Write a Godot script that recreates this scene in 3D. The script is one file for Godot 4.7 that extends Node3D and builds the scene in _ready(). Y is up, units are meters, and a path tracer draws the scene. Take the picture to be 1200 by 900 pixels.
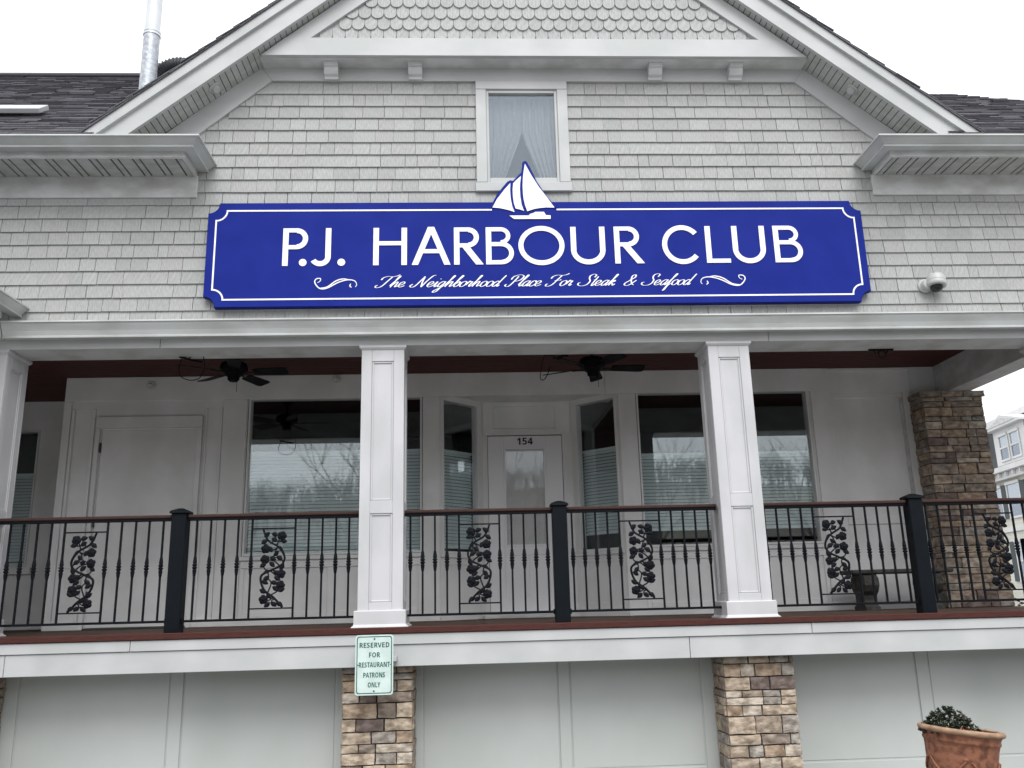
extends Node3D
# A white trimmed shingle restaurant front with a railed porch, seen from the car park on an overcast day.

const GROUND := -1.41
const DECK := 0.01
const AX := 0.045          # the axis of the gable
const UPZ := Vector3(0, 0, 1)
var rng := RandomNumberGenerator.new()
var used := {}
var M := {}

# ---------------------------------------------------------------- mesh builder
class MB:
	var v := PackedVector3Array()
	var n := PackedVector3Array()
	var c := PackedColorArray()
	var col := Color.WHITE
	var xf := Transform3D.IDENTITY

	func tri(a: Vector3, b: Vector3, d: Vector3, hint: Vector3) -> void:
		a = xf * a; b = xf * b; d = xf * d
		var nn := (b - a).cross(d - a)
		if nn.length_squared() < 1e-16:
			return
		nn = nn.normalized()
		if nn.dot(xf.basis * hint) < 0.0:
			var t := b
			b = d
			d = t
			nn = -nn
		v.append(a); v.append(d); v.append(b)
		for i in 3:
			n.append(nn)
			c.append(col)

	func quad(a: Vector3, b: Vector3, d: Vector3, e: Vector3, hint: Vector3) -> void:
		tri(a, b, d, hint)
		tri(a, d, e, hint)

	# a triangle with its own normals
	func stri(a: Vector3, b: Vector3, d: Vector3, na: Vector3, nb: Vector3, nd: Vector3) -> void:
		var A := xf * a; var B := xf * b; var D := xf * d
		var nn := (B - A).cross(D - A)
		if nn.length_squared() < 1e-18:
			return
		var k := xf.basis.inverse().transposed()
		na = (k * na).normalized(); nb = (k * nb).normalized(); nd = (k * nd).normalized()
		if nn.dot(na + nb + nd) < 0.0:
			v.append(A); v.append(B); v.append(D); n.append(na); n.append(nb); n.append(nd)
		else:
			v.append(A); v.append(D); v.append(B); n.append(na); n.append(nd); n.append(nb)
		for i in 3:
			c.append(col)

	func box(lo: Vector3, hi: Vector3, bev := 0.0) -> void:
		var o := (lo + hi) * 0.5
		var h := (hi - lo) * 0.5
		bev = minf(bev, minf(h.x, minf(h.y, h.z)) * 0.9)
		for ax in 3:
			var u := (ax + 1) % 3
			var w := (ax + 2) % 3
			for s in [-1.0, 1.0]:
				var p := []
				for q in [[-1, -1], [1, -1], [1, 1], [-1, 1]]:
					p.append(_cp(o, h, bev, ax, s, u, q[0], w, q[1], ax))
				var hint := Vector3.ZERO
				hint[ax] = s
				quad(p[0], p[1], p[2], p[3], hint)
				if bev > 0.0 and s > 0:
					for q in [[-1, -1], [1, -1], [1, 1], [-1, 1]]:
						var hh := Vector3.ZERO
						hh[u] = q[0]
						hh[w] = q[1]
						quad(_cp(o, h, bev, ax, -1, u, q[0], w, q[1], u), _cp(o, h, bev, ax, 1, u, q[0], w, q[1], u), _cp(o, h, bev, ax, 1, u, q[0], w, q[1], w), _cp(o, h, bev, ax, -1, u, q[0], w, q[1], w), hh)
		if bev > 0.0:
			for sx in [-1, 1]:
				for sy in [-1, 1]:
					for sz in [-1, 1]:
						tri(_cp(o, h, bev, 0, sx, 1, sy, 2, sz, 0), _cp(o, h, bev, 0, sx, 1, sy, 2, sz, 1), _cp(o, h, bev, 0, sx, 1, sy, 2, sz, 2), Vector3(sx, sy, sz))

	func _cp(o: Vector3, h: Vector3, b: float, a1: int, s1: float, a2: int, s2: float, a3: int, s3: float, full: int) -> Vector3:
		var r := o
		r[a1] += s1 * (h[a1] - (0.0 if full == a1 else b))
		r[a2] += s2 * (h[a2] - (0.0 if full == a2 else b))
		r[a3] += s3 * (h[a3] - (0.0 if full == a3 else b))
		return r

	# a flat polygon in the plane O + x U + y V, pushed along W
	func prism(poly: PackedVector2Array, O: Vector3, U: Vector3, V: Vector3, W: Vector3) -> void:
		if Geometry2D.is_polygon_clockwise(poly):
			poly = poly.duplicate()
			poly.reverse()
		var m := poly.size()
		for i in m:
			var p := poly[i]
			var q := poly[(i + 1) % m]
			var e := q - p
			var hint := U * e.y - V * e.x
			var A := O + U * p.x + V * p.y
			var B := O + U * q.x + V * q.y
			quad(A, B, B + W, A + W, hint)
		var t := Geometry2D.triangulate_polygon(poly)
		for i in range(0, t.size(), 3):
			var A := O + U * poly[t[i]].x + V * poly[t[i]].y
			var B := O + U * poly[t[i + 1]].x + V * poly[t[i + 1]].y
			var D := O + U * poly[t[i + 2]].x + V * poly[t[i + 2]].y
			tri(A, B, D, -W)
			tri(A + W, B + W, D + W, W)

	func tube(pts: PackedVector3Array, r0: float, r1: float, sides := 6, caps := true, oval := 1.0) -> void:
		var m := pts.size()
		if m < 2:
			return
		var up := Vector3.UP
		var t0 := (pts[1] - pts[0]).normalized()
		if absf(t0.dot(up)) > 0.9:
			up = Vector3.RIGHT
		var side := t0.cross(up).normalized()
		var rings := []
		var norms := []
		for i in m:
			var t := (pts[mini(i + 1, m - 1)] - pts[maxi(i - 1, 0)]).normalized()
			side = (side - t * side.dot(t)).normalized()
			var bi := t.cross(side)
			var r := lerpf(r0, r1, float(i) / (m - 1))
			var ring := []
			var nr := []
			for k in sides:
				var a := TAU * k / sides
				var d := side * cos(a) + bi * sin(a) * oval
				ring.append(pts[i] + d * r)
				nr.append((side * cos(a) * oval + bi * sin(a)).normalized())
			rings.append(ring)
			norms.append(nr)
		for i in m - 1:
			for k in sides:
				var k2 := (k + 1) % sides
				stri(rings[i][k], rings[i + 1][k], rings[i + 1][k2], norms[i][k], norms[i + 1][k], norms[i + 1][k2])
				stri(rings[i][k], rings[i + 1][k2], rings[i][k2], norms[i][k], norms[i + 1][k2], norms[i][k2])
		if caps:
			for e in [0, m - 1]:
				var d := (pts[0] - pts[1]) if e == 0 else (pts[m - 1] - pts[m - 2])
				for k in range(1, sides - 1):
					tri(rings[e][0], rings[e][k], rings[e][k + 1], d)

	# profile of Vector2(radius, height), round about the vertical through o
	func lathe(prof: Array, o: Vector3, segs := 16, smooth := false) -> void:
		var m := prof.size()
		var pn := []
		for i in m - 1:
			var e: Vector2 = prof[i + 1] - prof[i]
			pn.append(Vector2(e.y, -e.x).normalized())
		for i in m - 1:
			var na: Vector2 = pn[i]
			var nb: Vector2 = pn[i]
			if smooth:
				if i > 0: na = (pn[i] + pn[i - 1]).normalized()
				if i < m - 2: nb = (pn[i] + pn[i + 1]).normalized()
			for k in segs:
				var a := TAU * k / segs
				var b := TAU * (k + 1) / segs
				var ca := Vector3(cos(a), 0, sin(a))
				var cb := Vector3(cos(b), 0, sin(b))
				var p0: Vector3 = o + ca * prof[i].x + Vector3(0, prof[i].y, 0)
				var p1: Vector3 = o + ca * prof[i + 1].x + Vector3(0, prof[i + 1].y, 0)
				var q0: Vector3 = o + cb * prof[i].x + Vector3(0, prof[i].y, 0)
				var q1: Vector3 = o + cb * prof[i + 1].x + Vector3(0, prof[i + 1].y, 0)
				var n0 := ca * na.x + Vector3(0, na.y, 0)
				var n1 := ca * nb.x + Vector3(0, nb.y, 0)
				var m0 := cb * na.x + Vector3(0, na.y, 0)
				var m1 := cb * nb.x + Vector3(0, nb.y, 0)
				stri(p0, p1, q1, n0, n1, m1)
				stri(p0, q1, q0, n0, m1, m0)

	# a moulding profile of Vector2(outward, height) carried along a level path of Vector2(x, z); outward is on the left of the walk seen from above
	func sweep(path: Array, prof: Array, closed := false) -> void:
		var m := path.size()
		var offs := []
		for i in m:
			var d0 := Vector2.ZERO
			var d1 := Vector2.ZERO
			if i > 0 or closed: d0 = (path[i] - path[(i + m - 1) % m]).normalized()
			if i < m - 1 or closed: d1 = (path[(i + 1) % m] - path[i]).normalized()
			if d0 == Vector2.ZERO: d0 = d1
			if d1 == Vector2.ZERO: d1 = d0
			var n0 := Vector2(d0.y, -d0.x)
			var n1 := Vector2(d1.y, -d1.x)
			var k := (n0 + n1).normalized()
			offs.append(k / maxf(0.2, k.dot(n0)))
		var cnt := prof.size()
		var area := 0.0
		for j in cnt:
			area += prof[j].cross(prof[(j + 1) % cnt])
		var sg := 1.0 if area > 0 else -1.0
		for i in (m if closed else m - 1):
			var i2 := (i + 1) % m
			var dd: Vector2 = (path[i2] - path[i]).normalized()
			var out := Vector3(dd.y, 0, -dd.x)
			for j in cnt:
				var a: Vector2 = prof[j]
				var b: Vector2 = prof[(j + 1) % cnt]
				var e := b - a
				var hint := (out * e.y - Vector3.UP * e.x) * sg
				quad(_sp(path[i], offs[i], a), _sp(path[i], offs[i], b), _sp(path[i2], offs[i2], b), _sp(path[i2], offs[i2], a), hint)
		if not closed:
			var poly := PackedVector2Array(prof)
			var t := Geometry2D.triangulate_polygon(poly)
			for e in [0, m - 1]:
				var d: Vector2 = path[0] - path[1] if e == 0 else path[m - 1] - path[m - 2]
				for i in range(0, t.size(), 3):
					tri(_sp(path[e], offs[e], poly[t[i]]), _sp(path[e], offs[e], poly[t[i + 1]]), _sp(path[e], offs[e], poly[t[i + 2]]), Vector3(d.x, 0, d.y))

	func _sp(p: Vector2, o: Vector2, q: Vector2) -> Vector3:
		return Vector3(p.x + o.x * q.x, q.y, p.y + o.y * q.x)

	func commit() -> ArrayMesh:
		var a := []
		a.resize(Mesh.ARRAY_MAX)
		a[Mesh.ARRAY_VERTEX] = v
		a[Mesh.ARRAY_NORMAL] = n
		a[Mesh.ARRAY_COLOR] = c
		var m := ArrayMesh.new()
		m.add_surface_from_arrays(Mesh.PRIMITIVE_TRIANGLES, a)
		return m

# ---------------------------------------------------------------- things and parts
func numbered(s: String) -> String:
	if not used.has(s):
		used[s] = 0
		return s
	used[s] += 1
	return "%s_%03d" % [s, used[s]]

func tag(o: Node3D, label: String, category: String, group := "") -> Node3D:
	o.set_meta("label", label)
	o.set_meta("category", category)
	if group != "":
		o.set_meta("group", group)
	return o

func thing(called: String, label: String, category: String, at: Vector3, group := "", turn := 0.0) -> Node3D:
	var o := Node3D.new()
	o.name = numbered(called)
	add_child(o)
	o.position = at
	o.rotation.y = turn
	return tag(o, label, category, group)

func setting(called: String, mb: MB, m: Material, kind := "structure") -> MeshInstance3D:
	var o := MeshInstance3D.new()
	o.name = numbered(called)
	o.mesh = mb.commit()
	o.set_surface_override_material(0, m)
	add_child(o)
	o.set_meta("kind", kind)
	return o

func part(parent: Node3D, called: String, mesh: Mesh, m: Material, at := Vector3.ZERO, stuff := false) -> MeshInstance3D:
	var o := MeshInstance3D.new()
	var k := str(parent.get_instance_id()) + called
	if used.has(k):
		used[k] += 1
		o.name = "%s_%03d" % [called, used[k]]
	else:
		used[k] = 0
		o.name = called
	o.mesh = mesh
	o.set_surface_override_material(0, m)
	parent.add_child(o, true)
	o.position = at
	if stuff:
		o.set_meta("kind", "stuff")
	return o

# a part whose mesh is written in world coordinates (its parents are not turned)
func wpart(parent: Node3D, called: String, mb: MB, m: Material, stuff := false) -> MeshInstance3D:
	return part(parent, called, mb.commit(), m, -parent.global_position, stuff)

func wbox(parent: Node3D, called: String, lo: Vector3, hi: Vector3, m: Material, bev := 0.004) -> MeshInstance3D:
	var mb := MB.new()
	mb.box(lo, hi, bev)
	return wpart(parent, called, mb, m)

func copy_of(o: Node3D, called: String, at: Vector3, label: String, category: String, group: String) -> Node3D:
	var r: Node3D = o.duplicate()
	r.name = numbered(called)
	add_child(r)
	r.position = at
	return tag(r, label, category, group)

# ---------------------------------------------------------------- materials
func noise_tex(sd: int, freq: float, a: Color, b: Color, octaves := 4, size := 512, lo := 0.25, hi := 0.75) -> NoiseTexture2D:
	var f := FastNoiseLite.new()
	f.seed = sd
	f.frequency = freq
	f.fractal_octaves = octaves
	var g := Gradient.new()
	g.offsets = PackedFloat32Array([lo, hi])
	g.colors = PackedColorArray([a, b])
	var t := NoiseTexture2D.new()
	t.width = size
	t.height = size
	t.seamless = true
	t.noise = f
	t.color_ramp = g
	return t

func lin(r: float, g: float, b: float) -> Color:
	return Color(r, g, b).linear_to_srgb()

func mat(called: String, color: Color, rough: float, tex: Texture2D = null, scale := Vector3.ONE, bump: Texture2D = null, bump_cm := 0.0, metal := 0.0) -> StandardMaterial3D:
	var m := StandardMaterial3D.new()
	m.resource_name = called
	m.albedo_color = color
	m.roughness = rough
	m.metallic = metal
	m.vertex_color_use_as_albedo = true
	m.uv1_triplanar = true
	m.uv1_world_triplanar = true
	m.uv1_scale = scale
	if tex:
		m.albedo_texture = tex
	if bump:
		m.heightmap_enabled = true
		m.heightmap_texture = bump
		m.heightmap_scale = bump_cm
	M[called] = m
	return m

func glass(called: String, share: float, tint: Color) -> ORMMaterial3D:
	var g := Gradient.new()
	g.offsets = PackedFloat32Array([0.0, 1.0])
	g.colors = PackedColorArray([Color(1, 0.02, 1), Color(1, 0.02, 1)])
	var t := GradientTexture2D.new()
	t.gradient = g
	t.width = 8
	t.height = 8
	var m := ORMMaterial3D.new()
	m.resource_name = called
	m.transparency = BaseMaterial3D.TRANSPARENCY_ALPHA
	m.albedo_color = Color(tint.r, tint.g, tint.b, share)
	m.orm_texture = t
	M[called] = m
	return m

func make_materials() -> void:
	var W := Color.WHITE
	var soft := noise_tex(1, 0.006, Color(0.945, 0.95, 0.945), W, 5)
	var grime := noise_tex(2, 0.010, Color(0.90, 0.90, 0.885), W, 6, 512, 0.2, 0.65)
	var fine := noise_tex(3, 0.05, Color(0.7, 0.7, 0.7), W, 4, 512)
	var grain := noise_tex(4, 0.03, Color(0.87, 0.875, 0.87), W, 5, 512, 0.2, 0.75)
	var rock := noise_tex(5, 0.008, Color(0.70, 0.68, 0.66), W, 5, 512, 0.2, 0.8)
	var rockb := noise_tex(6, 0.010, Color.BLACK, W, 5, 512, 0.1, 0.9)
	var fineb := noise_tex(7, 0.06, Color.BLACK, W, 3, 512, 0.1, 0.9)
	mat("trim", lin(0.51, 0.52, 0.525), 0.5, soft, Vector3(0.35, 0.5, 0.35))
	mat("trim_dull", lin(0.62, 0.63, 0.635), 0.5, grime, Vector3(0.5, 0.9, 0.5))
	mat("gutter", lin(0.56, 0.58, 0.58), 0.4, grime, Vector3(0.3, 1.2, 0.3))
	mat("soffit", lin(0.46, 0.47, 0.46), 0.55, grime, Vector3(0.8, 0.8, 1.5))
	mat("groove", lin(0.05, 0.05, 0.05), 0.9)
	mat("column", lin(0.55, 0.55, 0.57), 0.45, soft, Vector3(0.6, 0.3, 0.6))
	mat("shingle", lin(0.455, 0.462, 0.458), 0.85, grain, Vector3(7.0, 0.8, 7.0), grain, 0.06)
	mat("fish", lin(0.46, 0.468, 0.468), 0.8, grain, Vector3(4.0, 0.8, 4.0), grain, 0.05)
	mat("porch_wall", lin(0.78, 0.78, 0.78), 0.5, soft, Vector3(0.5, 0.4, 0.5))
	mat("panel_wall", lin(0.53, 0.555, 0.54), 0.55, soft, Vector3(0.15, 0.12, 0.15))
	mat("ceiling_wood", lin(0.10, 0.040, 0.035), 0.5, grain, Vector3(0.5, 6.0, 6.0))
	mat("deck_wood", lin(0.10, 0.068, 0.055), 0.7, grain, Vector3(0.6, 5.0, 6.0))
	mat("rim_wood", lin(0.082, 0.033, 0.029), 0.55, grain, Vector3(0.5, 6.0, 6.0))
	mat("rail_wood", lin(0.065, 0.038, 0.034), 0.45, grain, Vector3(0.6, 8.0, 8.0))
	mat("iron", lin(0.008, 0.009, 0.012), 0.5)
	mat("post_iron", lin(0.008, 0.010, 0.013), 0.5, soft, Vector3(2, 2, 2))
	mat("fan_black", lin(0.006, 0.006, 0.007), 0.5)
	mat("roof", lin(0.19, 0.19, 0.21), 0.95, fine, Vector3(3, 3, 3))
	mat("steel", lin(0.52, 0.55, 0.58), 0.5, noise_tex(8, 0.02, Color(0.8, 0.81, 0.83), W, 4), Vector3(1.6, 1.6, 1.6), null, 0.0, 0.55)
	mat("steel_upper", lin(0.62, 0.65, 0.68), 0.4, soft, Vector3.ONE, null, 0.0, 0.5)
	mat("rubber", lin(0.02, 0.022, 0.03), 0.5)
	mat("sign_blue", lin(0.013, 0.026, 0.24), 0.5, noise_tex(9, 0.01, Color(0.93, 0.93, 0.96), W, 3), Vector3(0.4, 0.4, 0.4))
	mat("sign_edge", lin(0.008, 0.014, 0.13), 0.5)
	mat("sign_white", lin(0.9, 0.9, 0.9), 0.5)
	mat("plate", lin(0.60, 0.72, 0.69), 0.35, soft, Vector3(2, 2, 2))
	mat("plate_green", lin(0.008, 0.09, 0.07), 0.5)
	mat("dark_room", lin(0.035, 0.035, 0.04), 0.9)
	mat("blind", lin(0.80, 0.93, 0.94), 0.6)
	mat("curtain", lin(0.20, 0.215, 0.23), 0.9, grain, Vector3(5, 0.4, 5))
	mat("lace", lin(0.84, 0.85, 0.84), 0.9, fine, Vector3(5, 5, 5))
	mat("door_paint", lin(0.84, 0.84, 0.86), 0.4)
	mat("black", lin(0.006, 0.006, 0.006), 0.5)
	mat("camera_white", lin(0.46, 0.47, 0.46), 0.4)
	mat("dome", lin(0.01, 0.01, 0.012), 0.08)
	mat("bench_stone", lin(0.055, 0.055, 0.052), 0.8, rock, Vector3(3, 3, 3), rockb, 0.5)
	mat("terracotta", lin(0.25, 0.10, 0.055), 0.75, noise_tex(10, 0.012, Color(0.62, 0.58, 0.55), W, 5, 512, 0.25, 0.6), Vector3(2.4, 2.4, 2.4), fineb, 0.05)
	mat("terracotta_pale", lin(0.40, 0.26, 0.17), 0.8, rock, Vector3(3, 3, 3))
	mat("soil", lin(0.03, 0.022, 0.016), 0.95, fine, Vector3(6, 6, 6))
	mat("concrete", lin(0.3, 0.3, 0.29), 0.9, rock, Vector3(1, 1, 1))
	mat("leaf", lin(0.045, 0.06, 0.035), 0.6)
	mat("leaf_wine", lin(0.06, 0.02, 0.03), 0.6)
	mat("asphalt", lin(0.31, 0.31, 0.305), 0.95, fine, Vector3(1.2, 1.2, 1.2))
	mat("paint_line", lin(0.6, 0.6, 0.58), 0.8, rock, Vector3(2, 2, 2))
	mat("hill", lin(0.13, 0.125, 0.11), 1.0, rock, Vector3(0.06, 0.06, 0.06))
	mat("bark", lin(0.13, 0.12, 0.11), 0.95, rock, Vector3(1, 1, 1))
	mat("mortar", lin(0.05, 0.045, 0.04), 1.0)
	mat("house_white", lin(0.72, 0.72, 0.72), 0.6, soft, Vector3(0.15, 0.15, 0.15))
	mat("house_wall", lin(0.68, 0.67, 0.60), 0.7, soft, Vector3(0.15, 0.15, 0.15))
	mat("slate", lin(0.05, 0.058, 0.065), 0.7, fine, Vector3(1, 1, 1))
	mat("shutter", lin(0.04, 0.055, 0.06), 0.6)
	mat("metal_grey", lin(0.4, 0.41, 0.42), 0.5)
	mat("cap_grey", lin(0.045, 0.05, 0.055), 0.45)
	glass("glass", 0.145, Color(0.92, 0.96, 0.97))
	glass("attic_glass", 0.12, Color(0.88, 0.93, 0.97))
	glass("door_glass", 0.06, Color(0.92, 0.96, 0.97))
	glass("house_glass", 0.25, Color(0.8, 0.85, 0.9))
	for k in ["iron", "post_iron", "sign_blue", "sign_edge", "rim_wood", "deck_wood", "rail_wood", "ceiling_wood", "roof", "fan_black", "asphalt"]:
		M[k].metallic_specular = 0.18
	var stones := [[0.52, 0.43, 0.335], [0.42, 0.345, 0.275], [0.33, 0.275, 0.23], [0.215, 0.165, 0.15], [0.58, 0.51, 0.43], [0.41, 0.375, 0.335], [0.45, 0.345, 0.255]]
	for i in stones.size():
		mat("stone%d" % i, lin(stones[i][0], stones[i][1], stones[i][2]), 0.92, rock, Vector3(1.9, 2.8, 1.9), rockb, 0.9)

# ---------------------------------------------------------------- start
func _ready() -> void:
	rng.seed = 154
	var cam := Camera3D.new()
	cam.name = "camera"
	cam.position = Vector3(-0.63, 0.19, 7.5)
	cam.basis = Basis.from_euler(Vector3(deg_to_rad(14.06), deg_to_rad(-2.747), deg_to_rad(-1.455)), EULER_ORDER_YXZ)
	cam.fov = rad_to_deg(2.0 * atan(450.0 / 1020.0))
	cam.near = 0.05
	cam.far = 900.0
	add_child(cam)
	var env := Environment.new()
	env.background_mode = Environment.BG_SKY
	var sm := ProceduralSkyMaterial.new()
	sm.sky_top_color = lin(1.16, 1.17, 1.19)
	sm.sky_horizon_color = lin(0.74, 0.75, 0.78)
	sm.sky_curve = 0.6
	sm.sky_energy_multiplier = 1.0
	sm.ground_bottom_color = lin(0.06, 0.06, 0.06)
	sm.ground_horizon_color = lin(0.3, 0.3, 0.31)
	sm.sun_angle_max = 0.0
	var sky := Sky.new()
	sky.sky_material = sm
	env.sky = sky
	env.tonemap_mode = Environment.TONE_MAPPER_LINEAR
	env.tonemap_exposure = 1.66
	env.sdfgi_enabled = true
	env.ssao_enabled = true
	env.ssil_enabled = true
	var we := WorldEnvironment.new()
	we.name = "environment"
	we.environment = env
	add_child(we)
	var sun := DirectionalLight3D.new()
	sun.name = "overcast_sun"
	sun.light_energy = 0.45
	sun.light_color = Color(1.0, 0.995, 0.985)
	sun.light_angular_distance = 36.0
	sun.shadow_enabled = true
	sun.sky_mode = DirectionalLight3D.SKY_MODE_LIGHT_ONLY
	sun.rotation = Vector3(deg_to_rad(-52), deg_to_rad(8), 0)
	add_child(sun)
	make_materials()
	build_setting()
	build_restaurant()
	build_columns_and_piers()
	build_railings()
	build_sign()
	build_small_things()
	build_neighbour()
	build_far_side()

# ---------------------------------------------------------------- the setting
func build_setting() -> void:
	var g := MB.new()
	g.quad(Vector3(-600, GROUND, -600), Vector3(600, GROUND, -600), Vector3(600, GROUND, 600), Vector3(-600, GROUND, 600), Vector3.UP)
	setting("ground", g, M.asphalt)
	var l := MB.new()
	for i in 9:
		var x := -11.0 + i * 2.75
		l.quad(Vector3(x, GROUND + 0.004, 10.0), Vector3(x + 0.1, GROUND + 0.004, 10.0), Vector3(x + 0.1, GROUND + 0.004, 15.0), Vector3(x, GROUND + 0.004, 15.0), Vector3.UP)
	setting("parking_lines", l, M.paint_line)
	# a wooded rise across the road, behind the camera, which the windows mirror
	var h := MB.new()
	var nx := 40
	var nz := 12
	for i in nx:
		for j in nz:
			var q := []
			for k in [[0, 0], [1, 0], [1, 1], [0, 1]]:
				var x: float = -200.0 + 400.0 * (i + k[0]) / nx
				var t: float = float(j + k[1]) / nz
				var z: float = 45.0 + 115.0 * t
				q.append(Vector3(x, hill_y(x, z), z))
			h.quad(q[0], q[1], q[2], q[3], Vector3.UP)
	setting("hill", h, M.hill)

func hill_y(x: float, z: float) -> float:
	return GROUND - 0.3 + maxf(0.0, 0.158 * (z + 12.0) - 4.6 + 1.2 * sin(x * 0.05) + 0.8 * sin(x * 0.013 + 1.0)) * smoothstep(45.0, 60.0, z)

# ---------------------------------------------------------------- the restaurant building
func bx(p: Node3D, called: String, x0: float, x1: float, y0: float, y1: float, z0: float, z1: float, m: Material, bev := 0.004) -> MeshInstance3D:
	return wbox(p, called, Vector3(x0, y0, z0), Vector3(x1, y1, z1), m, bev)

func soffit_y(x: float) -> float:
	return 7.375 - 0.812 * absf(x - AX)

func poly_part(p: Node3D, called: String, pts: Array, z0: float, z1: float, m: Material) -> MeshInstance3D:
	var mb := MB.new()
	mb.prism(PackedVector2Array(pts), Vector3(0, 0, z0), Vector3.RIGHT, Vector3.UP, Vector3(0, 0, z1 - z0))
	return wpart(p, called, mb, m)

func mirror(pts: Array, s: float) -> Array:      # s = 1 keeps the left hand side, -1 turns it about the gable's axis
	if s > 0:
		return pts
	var r := []
	for q in pts:
		r.append(Vector2(2 * AX - q.x, q.y))
	return r

func build_restaurant() -> void:
	var B := thing("restaurant_building", "light grey shingled restaurant front with white trim, gable and deep porch", "building", Vector3(0, GROUND, 0))
	build_upper_wall(B)
	build_gable(B)
	build_cornices(B)
	build_roofs(B)
	build_porch_frame(B)
	build_porch_wall(B)
	build_basement(B)

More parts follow.
